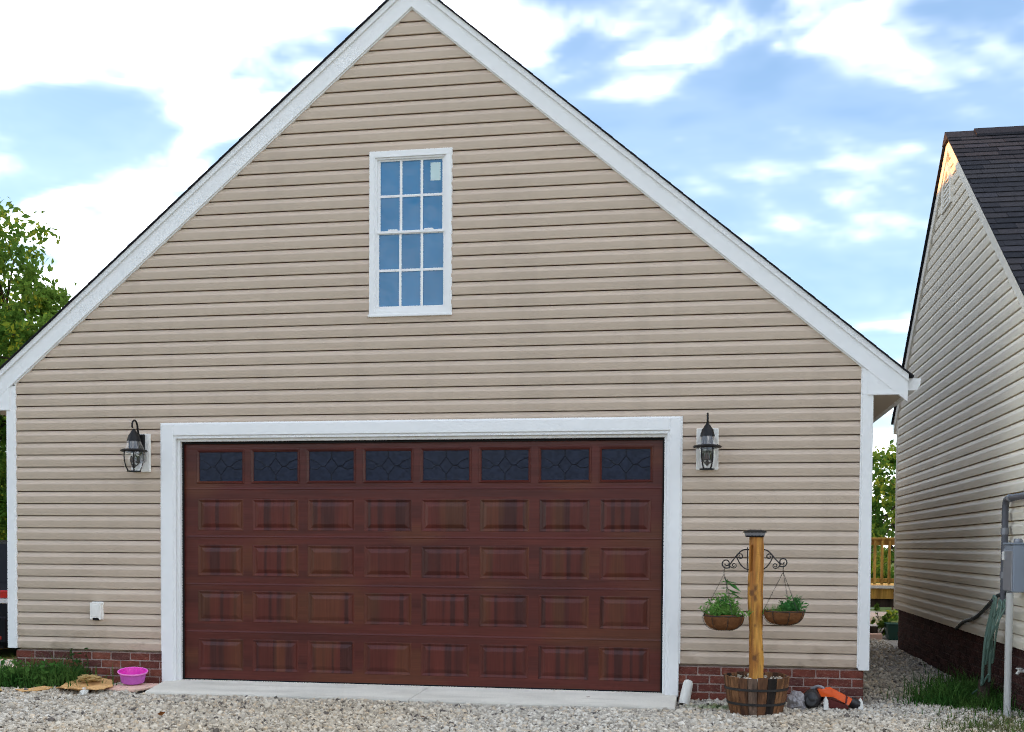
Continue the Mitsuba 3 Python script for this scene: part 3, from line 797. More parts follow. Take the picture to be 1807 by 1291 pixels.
def tree(name, loc, clumps, n_leaf, size, bsdf, trunk_r, trunk_h, label, cat='tree', seed=1, group=None):
    r_ = np.random.default_rng(seed)
    t = numbered(name)
    loc = np.array(loc, float)
    m = MB()
    top = loc + [0.2, 0.1, trunk_h]
    m.tube(spline([loc + [0, 0, -0.1], loc + [0.06, 0.02, trunk_h * 0.4], top], 5), np.linspace(trunk_r * 1.2, trunk_r * 0.45, 11), 9)
    for c, rad in clumps:
        c = loc + np.array(c)
        st = loc + (top - loc) * r_.uniform(0.45, 0.95)
        mid = (st + c) / 2 + r_.normal(size=3) * 0.15 + [0, 0, 0.15]
        m.tube(spline([st, mid, c], 4), np.linspace(trunk_r * 0.42, trunk_r * 0.10, 9), 6)
        for k in range(4):
            e = c + r_.normal(size=3) * np.array(rad) * 0.7
            m.tube([c * 0.4 + mid * 0.6, (c + e) / 2 + r_.normal(size=3) * 0.08, e], [trunk_r * 0.15, trunk_r * 0.1, 0.008], 5)
    put(t + '__trunk', m, 'm_bark', smooth=50)
    vol = np.array([np.prod(rad) for _, rad in clumps]) ** 0.8
    P = []
    for (c, rad), k in zip(clumps, np.round(n_leaf * vol / vol.sum()).astype(int)):
        sub = max(6, k // 55)
        d = r_.normal(size=(sub, 3)); d /= np.linalg.norm(d, axis=1, keepdims=True)
        sc = d * (r_.random((sub, 1)) ** 0.42) * np.array(rad)
        w = r_.integers(0, sub, k)
        P.append(loc + np.array(c) + sc[w] + r_.normal(size=(k, 3)) * np.array(rad) * 0.10 * r_.uniform(0.5, 1.6, (k, 1)))
    P = np.vstack(P)
    V, F = leaves(P, r_.uniform(0.65, 1.3, len(P)) * size, r_, droop=0.2, up=-0.2, aspect=0.55)
    put(t + '__crown', (V, F), bsdf)
    tag(t, label, cat, group)
    return t


tree('leafy_tree', (-9.85, 8.6, -0.07), [((-0.70, 0, 6.6), (1.2, 1.3, 1.3)), ((0.55, -0.3, 5.4), (0.75, 0.8, 0.9)), ((0.35, -0.2, 5.0), (1.0, 1.1, 0.95)), ((-0.6, 0.1, 4.0), (1.7, 1.5, 1.2)), ((0.9, 0.3, 3.3), (0.9, 1.2, 0.9)),
     ((-1.8, -0.2, 3.0), (1.4, 1.4, 1.5)), ((0.2, 0.5, 2.3), (1.5, 1.3, 1.0)), ((-1.9, 0.4, 5.0), (1.2, 1.2, 1.3)), ((0.3, 0, 1.3), (1.5, 1.2, 0.8))], 23000, 0.150, 'm_leaf', 0.17, 4.2,
     'tall leafy green tree behind the left roof slope of the garage', seed=4)
tree('leafy_tree', (-12.6, -0.3, -0.07), [((0, 0.4, 3.9), (2.0, 2.4, 1.2)), ((0.5, -1.9, 3.0), (1.8, 2.0, 1.5)), ((-0.4, 1.6, 3.2), (1.8, 1.8, 1.5)), ((0, 0, 2.0), (2.0, 3.0, 1.5)), ((0, -0.6, 1.0), (1.6, 3.2, 0.9)), ((0.2, -2.6, 2.0), (1.5, 1.6, 1.6))], 27000, 0.20, 'm_leaf', 0.20, 3.6,
     'broad leafy tree left of the parked car, beyond the edge of the picture', seed=8)
tree('leafy_tree', (-13.5, 11.5, -0.07), [((0, 0, 5.6), (2.2, 2.4, 1.7)), ((0.8, -1.7, 3.8), (2.0, 1.8, 1.6)), ((-0.6, 1.8, 3.8), (2.0, 1.8, 1.6)), ((0, 0, 2.0), (2.4, 2.6, 1.6))], 14000, 0.18, 'm_leaf', 0.20, 3.8,
     'leafy tree farther back beyond the tall tree left of the garage', seed=9)
tree('garden_tree', (7.3, 17.5, -0.07), [((-0.3, 0, 3.3), (1.0, 1.0, 0.9)), ((0.2, 0.3, 2.5), (1.1, 1.1, 0.9)), ((-0.5, -0.2, 1.9), (1.0, 1.0, 0.9)), ((-1.1, 0.3, 2.7), (0.8, 0.8, 0.8)), ((0.6, 0, 4.0), (0.6, 0.6, 0.5))], 3600, 0.15, 'm_leaf', 0.10, 2.6,
     'slender green tree seen through the gap between the garage and the house', seed=12)
tree('garden_shrub', (6.0, 13.2, -0.07), [((0, 0, 1.0), (0.7, 0.7, 0.9)), ((0.5, 0.2, 0.8), (0.6, 0.6, 0.8)), ((-0.4, 0.1, 1.6), (0.5, 0.5, 0.5))], 2600, 0.11, 'm_leaf_shrub', 0.05, 0.9,
     'yellow-green shrub behind the wooden deck railing', 'shrub', seed=13)
tree('garden_shrub', (5.62, 8.45, -0.07), [((0, 0, 0.35), (0.14, 0.10, 0.22)), ((0.12, 0.05, 0.28), (0.12, 0.1, 0.18))], 420, 0.07, 'm_leaf_shrub', 0.015, 0.25,
     'small bright green shrub under the deck beside the green bin', 'shrub', seed=14)
# hedge-like dark trees far behind
tree('dark_tree', (-15.5, 22, -0.07), [((0, 0, 4.5), (3.4, 3.0, 2.4)), ((1.8, -0.5, 2.4), (3.0, 2.6, 2.2)), ((-2.6, 0, 2.6), (3.0, 2.6, 2.3))], 9000, 0.28, 'm_leaf_dark', 0.25, 3.8,
     'dark tree in the distance behind the parked car', seed=15)
tree('dark_tree', (10.5, 27, -0.07), [((0, 0, 3.2), (2.6, 2.4, 1.8)), ((-1.5, -0.5, 1.7), (2.4, 2.2, 1.5)), ((2, 0, 2.0), (2.4, 2.2, 1.6))], 7000, 0.26, 'm_leaf_dark', 0.22, 3.0,
     'dark tree far behind the deck in the gap between the buildings', seed=16)

rw = np.random.default_rng(41)
P = []
for k in range(26):
    c = np.array([-60 + k * 5.0 + rw.uniform(-2, 2), -48 + rw.uniform(-6, 6), 0.0])
    hgt = rw.uniform(6.0, 9.5)
    q = rw.normal(size=(700, 3)); q /= np.linalg.norm(q, axis=1, keepdims=True)
    P.append(c + [0, 0, hgt * 0.5] + q * (rw.random((700, 1)) ** 0.4) * [3.2, 3.0, hgt * 0.5])
P = np.vstack(P)
put('far_wood', leaves(P, rw.uniform(0.5, 1.1, len(P)), rw, aspect=0.7), 'm_leaf_dark')
tag('far_wood', 'row of woodland across the field behind the viewer, outside the picture', 'wood', kind='stuff')

# grass: left of the apron, right by the meter
r_ = np.random.default_rng(5)
P, H = [], []
for cx, cy, sx, sy, k, h in [(-4.05, -0.33, 0.33, 0.13, 1700, 0.26), (-3.76, -0.22, 0.16, 0.10, 700, 0.28), (-4.75, -0.2, 0.35, 0.3, 1000, 0.12), (-4.4, -0.62, 0.35, 0.10, 500, 0.10), (-5.6, 0.6, 0.7, 0.6, 900, 0.12)]:
    p = r_.normal(size=(k, 2)) * [sx, sy] + [cx, cy]
    P.append(p); H.append(r_.uniform(0.4, 1.25, k) * h)
P, H = np.vstack(P), np.concatenate(H)
ok = ~((P[:, 1] > -0.03) & (P[:, 0] > -4.45))
V1, F1 = blades(P[ok], np.full(ok.sum(), GZ - 0.03), H[ok] * (0.55 + 0.75 * meshkit.noise(np.concatenate([P[ok] * 9, np.zeros((ok.sum(), 1))], 1))), r_, 0.9, 0.006)
kb = 420
pb = np.stack([r_.uniform(-4.55, -3.55, kb), r_.uniform(-0.62, -0.08, kb), GZ + np.minimum(r_.gamma(2.0, 0.05, kb), 0.24)], 1)
V2, F2 = leaves(pb, r_.uniform(0.05, 0.10, kb), r_, up=0.5, aspect=0.5)
put('grass', (np.vstack([V1, V2]), np.vstack([F1, F2 + len(V1)])), 'm_grass')
tag('grass', 'rough green grass along the left end of the brick foundation', 'grass', kind='stuff')
P, H = [], []
for cx, cy, sx, sy, k, h in [(5.25, 0.45, 0.22, 0.28, 1500, 0.22), (5.45, 1.2, 0.14, 0.5, 700, 0.20), (5.50, -0.15, 0.2, 0.15, 400, 0.13), (5.1, 0.25, 0.2, 0.15, 500, 0.13), (6.0, -1.0, 0.5, 0.5, 900, 0.12)]:
    p = r_.normal(size=(k, 2)) * [sx, sy] + [cx, cy]
    P.append(p); H.append(r_.uniform(0.4, 1.3, k) * h)
P, H = np.vstack(P), np.concatenate(H)
ok = P[:, 0] < 5.58 - (P[:, 1] < -0.75) * -3
put('grass_patch', blades(P[ok], np.full(ok.sum(), GZ - 0.03), H[ok] * (0.5 + 0.9 * meshkit.noise(np.concatenate([P[ok] * 8, np.zeros((ok.sum(), 1))], 1))), r_, 0.9, 0.0055), 'm_grass')
tag('grass_patch', 'tall green grass at the foot of the brick wall by the meter', 'grass', kind='stuff')
P, H = [], []
for cx, cy, sx, sy, k, h in [(5.2, -1.25, 0.22, 0.18, 800, 0.075), (5.35, -0.75, 0.25, 0.22, 700, 0.06), (5.0, -1.5, 0.16, 0.12, 300, 0.05)]:
    p = r_.normal(size=(k, 2)) * [sx, sy] + [cx, cy]
    P.append(p); H.append(r_.uniform(0.4, 1.3, k) * h)
P, H = np.vstack(P), np.concatenate(H)
put('sparse_grass', blades(P, np.full(len(P), GZ - 0.02), H, r_, 0.8, 0.005), 'm_grass_pale')
tag('sparse_grass', 'short pale grass growing through the gravel at the right corner', 'grass', kind='stuff')

# a dark weed against the bricks
t = numbered('weed')
m = MB(); cc, dd = [], []
for k in range(7):
    b = np.array([-3.50 + r_.uniform(-0.10, 0.08), -0.07 + r_.uniform(-0.05, 0.02), GZ - 0.02])
    e = b + [r_.uniform(-0.08, 0.08), r_.uniform(-0.06, 0.02), r_.uniform(0.18, 0.36)]
    m.tube([b, (b + e) / 2 + [0.01, 0, 0.02], e], [0.004, 0.003, 0.002], 5)
    for q in np.linspace(0.15, 1, 12):
        cc.append(b + (e - b) * q + r_.normal(size=3) * 0.018); dd.append([r_.normal(), r_.normal(), 0.3])
put(t + '__stem', m, 'm_weed')
put(t + '__foliage', leaves(np.array(cc), r_.uniform(0.04, 0.075, len(cc)), r_, dirs=np.array(dd), aspect=0.35), 'm_weed')
tag(t, 'dark leafy weed growing up against the bricks left of the pink basin', 'weed')

# ------------------------------------------------------------------ planter with post and baskets
PX, PY = 3.293, -0.665
B = numbered('barrel_planter')
NS = 20
for k in range(NS):
    a0, a1 = 2 * math.pi * (k + 0.03) / NS, 2 * math.pi * (k + 0.97) / NS
    topz = 0.272 + r_.uniform(-0.006, 0.008)
    v, f = [], []
    zs = [GZ - 0.02, 0.03, 0.11, 0.19, topz]
    for z in zs:
        q = (z - GZ) / 0.33
        ro = 0.226 + 0.060 * q + 0.006 * math.sin(math.pi * min(max(q, 0), 1)) + (0.0015 if k % 2 else 0)
        for rr in (ro, ro - 0.022):
            for a in (a0, (a0 + a1) / 2, a1):
                v.append([PX + rr * math.cos(a), PY + rr * math.sin(a), z])
    for i in range(len(zs) - 1):
        o = i * 6
        for q1, q2 in ((0, 1), (1, 2), (2, 5), (5, 4), (4, 3), (3, 0)):
            f.append([o + q1, o + q2, o + 6 + q2, o + 6 + q1])
    o = (len(zs) - 1) * 6
    f += [[o, o + 1, o + 4, o + 3], [o + 1, o + 2, o + 5, o + 4]]
    am = (a0 + a1) / 2
    front = math.sin(am) < -0.2
    which = 2 if k in (16, 8) else int(r_.choice([0, 1, 3], p=[.45, .4, .15]))
    put(B + '__stave', (np.array(v), np.array(f)), STAVES[which])
for z in (0.168, 0.040):
    q = (z - GZ) / 0.33
    ro = 0.226 + 0.060 * q + 0.006 * math.sin(math.pi * q) + 0.002
    put(B + '__hoop', MB().lathe([(ro + 0.001, z - 0.011), (ro + 0.005, z - 0.010), (ro + 0.007, z + 0.010), (ro + 0.001, z + 0.011)], (PX, PY, 0), 40), 'm_iron', smooth=40)
v, f = lathe([(0.0, 0.235), (0.10, 0.238), (0.20, 0.232), (0.262, 0.226)], 26)
v[:, 2] += (meshkit.fbm(v * 14, 3) - 0.5) * 0.05
put(B + '__soil', (v + [PX, PY, 0], f), 'm_earth', smooth=True)
k = 60
a, rr = r_.uniform(0, 2 * np.pi, k), 0.25 * np.sqrt(r_.random(k))
V, F, col = stones(np.stack([PX + rr * np.cos(a), PY + rr * np.sin(a)], 1), r_.uniform(0.008, 0.018, k), np.full(k, 0.245), r_)
put(B + '__pebbles', (V, F), 'm_stone', color=col)
labels[B + '__pebbles'] = {'label': 'pale pebbles on the soil', 'kind': 'stuff'}
tag(B, 'dark half-barrel planter of weathered staves on the gravel before the right brickwork', 'planter')

G = numbered('wooden_post')
zs = np.linspace(0.20, 1.500, 66)
na = 40
ang = np.arange(na) * 2 * np.pi / na
V = []
for z in zs:
    r0 = 0.0625 + 0.0025 * math.sin(z * 7) + 0.003 * (meshkit.noise(np.array([[z * 6, 1.0, 2.0]]))[0] - 0.5)
    cx = PX - 0.018 + 0.012 * (1.5 - z) / 1.3 + 0.004 * math.sin(z * 5)
    p = np.stack([np.cos(ang) * 2, np.sin(ang) * 2, np.full(na, z * 5)], 1)
    rr = r0 + 0.017 * (meshkit.fbm(p + 4, 4) - 0.5) - 0.0035 * (np.abs(np.sin(ang * 4 + z * 1.1)) < 0.22)
    slit = (np.abs((ang - math.radians(231) + np.pi) % (2 * np.pi) - np.pi) < 0.16) & (1.18 < z < 1.405)
    rr = np.where(slit, rr - 0.030, rr)
    V.append(np.stack([cx + rr * np.cos(ang), PY + rr * np.sin(ang), np.full(na, z)], 1))
V = np.vstack(V)
F = np.array([[i * na + k, i * na + (k + 1) % na, (i + 1) * na + (k + 1) % na, (i + 1) * na + k] for i in range(len(zs) - 1) for k in range(na)])
put(G + '__log', (V, F), 'm_log', smooth=35)
CXP = PX - 0.030
ys_ = PY + 0.0
put(G + '__cap', MB().mesh(trimesh.convex.convex_hull(np.array([[CXP + sx * r1, ys_ + sy * r1, z] for sx in (-1, 1) for sy in (-1, 1) for r1, z in ((0.074, 1.488), (0.080, 1.500))]))), 'm_black')
put(G + '__cap__band', MB().mesh(trimesh.convex.convex_hull(np.array([[CXP + sx * r1, ys_ + sy * r1, z] for sx in (-1, 1) for sy in (-1, 1) for r1, z in ((0.079, 1.5005), (0.090, 1.526))]))), 'm_galv')
put(G + '__cap__lid', MB().mesh(trimesh.convex.convex_hull(np.array([[CXP + sx * r1, ys_ + sy * r1, z] for sx in (-1, 1) for sy in (-1, 1) for r1, z in ((0.098, 1.5265), (0.098, 1.536), (0.05, 1.552))]))), 'm_black')


def spiral(cx, cz, r0, r1, a0, turns, n_=22):
    t_ = np.linspace(0, 1, n_)
    r = r0 + (r1 - r0) * t_
    a = a0 + turns * 2 * np.pi * t_
    return np.stack([cx + r * np.cos(a), cz + r * np.sin(a)], 1)


def bracket(sgn, x0, ztop, reach, drop):
    put3 = lambda q: [[x0 + sgn * u_, PY - 0.0, ztop + w_] for u_, w_ in q]
    m = MB()
    hook = spiral(reach - 0.012, -drop + 0.048, 0.042, 0.012, -math.pi / 2, 1.25)
    main = np.vstack([spline([(-0.02, 0.0), (0.03, -0.002), (0.065, -0.022), (0.11, -0.075), (0.155, -drop + 0.03), (reach - 0.045, -drop + 0.008)], 5)[:-1], hook])
    m.tube(put3(main), 0.0062, 6)
    low = np.vstack([spline([(-0.02, -0.180), (0.025, -0.165), (0.06, -0.130), (0.085, -0.085)], 5), spiral(0.062, -0.062, 0.030, 0.009, -0.4, 1.25)])
    m.tube(put3(low), 0.0055, 6)
    m.tube(put3(np.vstack([spline([(0.165, -drop + 0.035), (0.14, -0.155), (0.112, -0.165)], 4), spiral(0.116, -0.140, 0.024, 0.007, -math.pi / 2, -1.2)])), 0.0045, 6)
    m.box(*sorted((x0 - sgn * 0.004, x0 + sgn * 0.004)), PY - 0.010, PY + 0.010, ztop - 0.20, ztop + 0.02)
    put(G + '__bracket', m, 'm_iron', smooth=40)


bracket(-1, 3.203, 1.378, 0.193, 0.172)
bracket(1, 3.327, 1.378, 0.190, 0.155)
tag(G, 'peeled yellow log post with scroll brackets and dark cap standing in the barrel', 'post')


def basket(hx, hz, cx, rimz, rad, depth, yaw, label):
    t = numbered('hanging_basket')
    prof = [(rad, rimz), (rad * 1.01, rimz - 0.02), (rad * 0.93, rimz - depth * 0.55), (rad * 0.72, rimz - depth * 0.86), (rad * 0.4, rimz - depth), (0.0, rimz - depth * 1.02)]
    pp = spline([(a, z, 0) for a, z in prof], 3)[:, :2]
    v, f = lathe(np.maximum(pp, [0.0005, -9]), 30)
    nrm = meshkit.fbm(np.stack([v[:, 0] * 22, v[:, 1] * 22, v[:, 2] * 22], 1) + cx * 9, 4) - 0.5
    v[:, :2] *= (1 + 0.16 * nrm)[:, None]
    v[:30, 2] += 0.022 * (meshkit.noise(v[:30] * 30 + 7) - 0.3)
    put(t + '__liner', (v + [cx, PY, 0], f), 'm_coco', smooth=50)
    m = MB()
    ring = [(cx + rad * 1.03 * math.cos(a), PY + rad * 1.03 * math.sin(a), rimz - 0.004) for a in np.linspace(0, 2 * np.pi, 33)]
    m.tube(ring, 0.0040, 6)
    for k in range(8):
        a = k * math.pi / 4 + 0.2
        m.tube([(cx + (q[0] * 1.03 + 0.004) * math.cos(a), PY + (q[0] * 1.03 + 0.004) * math.sin(a), q[1] - 0.003) for q in pp], 0.0026, 5)
    put(t + '__wire_frame', m, 'm_iron', smooth=40)
    v, f = lathe([(0.0005, rimz - 0.022), (rad * 0.5, rimz - 0.022), (rad * 0.96, rimz - 0.03)], 24)
    put(t + '__soil', (v + [cx, PY, 0], f), 'm_earth')
    m = MB()
    m.tube(spline([(hx + 0.010, PY, hz + 0.02), (hx + 0.004, PY, hz + 0.012), (hx, PY, hz - 0.02), (hx, PY, hz - 0.05)], 3), 0.0032, 5)
    put(t + '__hook', m, 'm_iron')
    for k in range(3):
        a = yaw + k * 2 * math.pi / 3
        e = np.array([cx + rad * 1.02 * math.cos(a), PY + rad * 1.02 * math.sin(a), rimz])
        b = np.array([hx, PY, hz - 0.05])
        m = MB()
        nl = 16
        for i in range(nl):                                  # links of the chain
            q0, q1 = b + (e - b) * (i / nl), b + (e - b) * ((i + 0.96) / nl)
            s = np.cross(e - b, [0, 1, 0.2]) if i % 2 else np.cross(e - b, [1, 0.3, 0])
            s = s / np.linalg.norm(s) * 0.0024
            m.tube([q0, q0 + (q1 - q0) * 0.25 + s, q0 + (q1 - q0) * 0.75 + s, q1], 0.0016, 4)
            m.tube([q0, q0 + (q1 - q0) * 0.25 - s, q0 + (q1 - q0) * 0.75 - s, q1], 0.0016, 4)
        put(t + '__chain', m, 'm_iron')
    tag(t, label, 'hanging basket', 'hanging baskets on the post')


BLx, BRx = 3.003, 3.519
basket(3.003, 1.212, BLx, 0.798, 0.172, 0.128, 3.05, 'coco-lined wire basket hanging from the left bracket of the post')
basket(3.510, 1.232, BRx, 0.846, 0.172, 0.118, 3.3, 'coco-lined wire basket hanging from the right bracket of the post')


def bushy(key, bsdf, c, rx, ry, hz, k, size, r_, aspect=0.28):
    st = np.stack([c[0] + r_.normal(size=k) * rx * 0.5, c[1] + r_.normal(size=k) * ry * 0.5, np.full(k, c[2])], 1)
    out = (st - c) * [1, 1, 0]
    h = hz * r_.uniform(0.35, 1.0, k) * np.clip(1.1 - 0.35 * (np.hypot(out[:, 0] / rx, out[:, 1] / ry)) ** 2, 0.3, 1.1)
    m = MB(); cc, dd = [], []
    for i in range(k):
        e = st[i] + out[i] * 0.45 + [0, 0, h[i]]
        if i % 3 == 0:
            m.tube([st[i], e], [0.0022, 0.001], 4)
        nl = 6
        for q in np.linspace(0.25, 1.0, nl):
            p = st[i] + (e - st[i]) * q
            d = np.array([r_.normal(), r_.normal(), 0.7])
            cc.append(p + d * size * 0.25); dd.append(d / np.linalg.norm(d) * 1.4)
    V, F = leaves(np.array(cc), r_.uniform(0.6, 1.3, len(cc)) * size, r_, dirs=np.array(dd), aspect=aspect)
    put(key + '__foliage', (V, F), bsdf)
    put(key + '__stem', m, bsdf)


t = numbered('basket_plant')
bushy(t, 'm_herb', np.array([BLx + 0.005, PY, 0.775]), 0.120, 0.12, 0.19, 130, 0.050, r_)
m = MB().tube(spline([(BLx + 0.01, PY - 0.02, 0.78), (BLx + 0.016, PY - 0.02, 0.95), (BLx + 0.030, PY - 0.02, 1.115)], 5), [0.0045] * 6 + [0.003] * 5, 6)
put(t + '__tall_stem', m, 'm_herb_dark')
cc, dd, sz = [], [], []
for z, sx, L in [(1.10, 1, 0.10), (1.105, -1, 0.05), (1.06, 1, 0.135), (1.05, -1, 0.05), (1.02, 1, 0.12), (0.99, 1, 0.125), (0.97, -1, 0.06), (1.11, 0.2, 0.08), (0.94, -1, 0.07), (0.91, 1, 0.08)]:
    d = np.array([sx * 1.0, r_.uniform(-0.5, 0.1), r_.uniform(-0.45, 0.0)])
    cc.append([BLx + 0.022 + sx * L * 0.5, PY - 0.02, z - 0.012]); dd.append(d * 2.2); sz.append(L * 1.15)
put(t + '__leaf', leaves(np.array(cc), np.array(sz), r_, dirs=np.array(dd), aspect=0.22), 'm_herb_dark')
tag(t, 'bright green bushy plant with one tall stem in the left hanging basket', 'plant')
t = numbered('basket_plant')
bushy(t, 'm_herb_dark', np.array([BRx + 0.072, PY, 0.815]), 0.075, 0.09, 0.150, 90, 0.048, r_)
P = np.stack([BRx - 0.05 + r_.normal(size=110) * 0.055, PY + r_.normal(size=110) * 0.06], 1)
put(t + '__sprouts', blades(P, np.full(110, 0.815), r_.uniform(0.04, 0.12, 110), r_, 0.6, 0.003), 'm_herb')
labels[t + '__sprouts'] = {'label': 'thin pale sprouts', 'kind': 'stuff'}
tag(t, 'low dark green plant and thin sprouts in the right hanging basket', 'plant')


# ------------------------------------------------------------------ things lying about
def sheet(poly, z, thick, amp, sc, seed, curl=0.0, grid=0.035, curl_dir=(0, 1)):
    """a warped flat piece with the given outline"""
    P_ = Polygon(poly)
    m_ = trimesh.creation.extrude_polygon(P_, thick, engine='earcut')
    m_ = m_.subdivide_to_size(grid, max_iter=8)
    v = np.array(m_.vertices)
    c = np.array(P_.centroid.coords[0])
    q = v[:, :2] - c
    v[:, 2] += z + amp * (meshkit.fbm(np.stack([v[:, 0] * sc, v[:, 1] * sc, np.zeros(len(v))], 1), 3, seed) - 0.35)
    v[:, 2] += curl * (q @ np.array(curl_dir)) ** 2
    return trimesh.Trimesh(v, m_.faces, process=False)


t = numbered('pink_basin')
bx, by, bz = -2.862, -0.225, -0.020
prof = [(0.0005, 0.004), (0.108, 0.004), (0.110, 0.0), (0.115, 0.004), (0.128, 0.075), (0.138, 0.132), (0.149, 0.137), (0.150, 0.142), (0.146, 0.145), (0.136, 0.142), (0.124, 0.078), (0.111, 0.009), (0.0005, 0.009)]
tilt = T().translate([bx, by, bz + 0.016]).rotate([0.88, 0.47, 0], 10).scale([0.96, 0.96, 0.78])
put(t + '__bowl', MB().lathe(prof[:8], (0, 0, 0), 40), 'm_pink_side', smooth=50, to_world=tilt)
put(t + '__inside', MB().lathe(prof[8:], (0, 0, 0), 40), 'm_pink', smooth=50, to_world=tilt)
put(t + '__rim', MB().lathe([(0.1455, 0.1452), (0.150, 0.149), (0.1545, 0.146), (0.1555, 0.138), (0.153, 0.131), (0.1505, 0.131), (0.1508, 0.140)], (0, 0, 0), 40), 'm_pink_rim', smooth=50, to_world=tilt)
tag(t, 'bright pink plastic basin standing on a pinkish board by the bricks', 'basin')
t = put('pink_board', sheet([(-3.10, -0.60), (-2.62, -0.66), (-2.56, -0.36), (-2.62, -0.10), (-2.98, -0.06)], GZ + 0.004, 0.014, 0.012, 3.0, 3), 'm_pinkboard')
tag(t, 'pale pinkish flat board lying under the pink basin', 'board')
t = put('cardboard_sheet', sheet([(-3.46, -0.46), (-3.36, -0.80), (-3.10, -1.00), (-2.88, -0.90), (-2.90, -0.55), (-3.06, -0.26), (-3.40, -0.22)], GZ + 0.012, 0.006, 0.075, 3.4, 7, curl=0.22), 'm_card', smooth=35)
tag(t, 'large curled tan cardboard sheet on the gravel left of the pinkish board', 'cardboard')
v, f = np.array(trimesh.creation.icosphere(4).vertices), trimesh.creation.icosphere(4).faces
v = v * (1 + 1.5 * (meshkit.fbm(v * 2.6 + 5, 5) - 0.5)[:, None]) * [0.110, 0.075, 0.034] + [-3.24, -0.40, 0.040]
t = put('crumpled_paper', (v, f), 'm_paper')
tag(t, 'crumpled wad of brown paper on top of the curled cardboard', 'paper')
t = put('cardboard_scrap', sheet([(-3.80, -0.80), (-3.64, -0.92), (-3.52, -0.84), (-3.50, -0.62), (-3.66, -0.60)], GZ + 0.014, 0.006, 0.05, 5, 11), 'm_card', smooth=35)
tag(t, 'small tan cardboard scrap at the edge of the grass', 'cardboard')
t = put('cardboard_scrap', sheet([(-4.15, -1.02), (-3.92, -1.10), (-3.82, -0.96), (-3.92, -0.84), (-4.10, -0.86)], GZ + 0.014, 0.006, 0.05, 4, 13), 'm_card', smooth=35)
tag(t, 'weathered tan cardboard scrap nearest the left edge of the picture', 'cardboard')
t = put('white_stone', stones(np.array([[-2.985, -0.93]]), np.array([0.055]), np.array([GZ + 0.02]), np.random.default_rng(2))[:2], 'm_pvc')
tag(t, 'single large pale stone in front of the curled cardboard', 'stone')

for i, (x, y, z, sz, lab) in enumerate([(1.77, -0.30, -0.010, 0.045, 'dry brown leaf on the right half of the concrete apron'), (-1.62, -2.05, -0.022, 0.07, 'rust-coloured dry leaf on the gravel in the left foreground'),
                                        (0.55, -1.75, -0.022, 0.05, 'dry brown leaf on the gravel in front of the apron joint')]):
    v, f = leaves(np.array([[x, y, z]]), np.array([sz]), np.random.default_rng(30 + i), dirs=np.array([[1.0, 0.3, 0.1]]) * 3, aspect=0.6)
    k_ = put('dry_leaf', (v, f), 'm_dry_leaf')
    tag(k_, lab, 'leaf')

# white pipe stub right of the door
t = numbered('drain_pipe')
p0, p1 = np.array([2.692, -0.10, 0.125]), np.array([2.652, -0.26, -0.075])
d = (p1 - p0) / np.linalg.norm(p1 - p0)
V1, F1 = tube([p0, p0 + d * 0.01, p1], [0.042, 0.046, 0.052], 20, False)
put(t + '__pipe', (V1, F1), 'm_pvc', smooth=40)
put(t + '__cap', MB().tube([p0 - d * 0.012, p0 - d * 0.006, p0 + d * 0.004], [0.030, 0.042, 0.043], 20), 'm_pvc', smooth=40)
tag(t, 'short white plastic pipe leaning on the bricks right of the garage door', 'pipe')


# orange and black blower lying by the bricks
def hull(pts):
    return trimesh.convex.convex_hull(np.array(pts, float))


def capsule(p0, p1, r0, r1, n_=14):
    s0 = trimesh.creation.icosphere(2, radius=1.0).vertices
    return trimesh.convex.convex_hull(np.vstack([np.asarray(p0) + s0 * r0, np.asarray(p1) + s0 * r1]))


t = numbered('yard_tool')
put(t + '__motor_housing', MB().mesh(capsule((3.795, -0.33, 0.035), (3.835, -0.18, 0.040), 0.083, 0.085)), 'm_plastic_black', smooth=50)
put(t + '__motor_housing__fan_grille', MB().lathe([(0.055, 0.0), (0.045, 0.012), (0.015, 0.014), (0.0005, 0.014)], (0, 0, 0), 20), 'm_plastic_black', smooth=40,
    to_world=T().translate([3.787, -0.395, 0.025]).rotate([1, 0, 0], 80))
put(t + '__body', MB().mesh(trimesh.util.concatenate([hull([[x, y, z] for x, y, z in [(3.85, -0.33, 0.115), (3.85, -0.23, 0.115), (3.97, -0.34, 0.135), (3.97, -0.22, 0.135), (3.88, -0.33, 0.055), (3.88, -0.23, 0.055), (4.00, -0.35, 0.060), (4.00, -0.22, 0.060)]]),
    hull([[x, y, z] for x, y, z in [(3.965, -0.345, 0.134), (3.965, -0.225, 0.134), (3.985, -0.35, 0.058), (3.985, -0.22, 0.058), (4.15, -0.34, 0.042), (4.15, -0.24, 0.042), (4.12, -0.35, -0.012), (4.12, -0.24, -0.012)]])])), 'm_orange')
put(t + '__band', MB().mesh(hull([[x, y, z] for x, y, z in [(4.095, -0.352, 0.070), (4.095, -0.235, 0.070), (4.110, -0.352, 0.062), (4.110, -0.235, 0.062), (4.085, -0.355, -0.004), (4.085, -0.232, -0.004), (4.097, -0.355, -0.01), (4.097, -0.232, -0.01)]])), 'm_red')
put(t + '__handle', MB().tube(spline([(3.80, -0.25, 0.112), (3.85, -0.27, 0.142), (3.90, -0.28, 0.130), (3.90, -0.28, 0.095)], 5), 0.014, 8), 'm_galv', smooth=40)
put(t + '__nozzle', MB().tube([(4.14, -0.29, 0.015), (4.18, -0.29, -0.004), (4.215, -0.285, -0.012)], [0.046, 0.048, 0.040], 14), 'm_plastic_black', smooth=40)
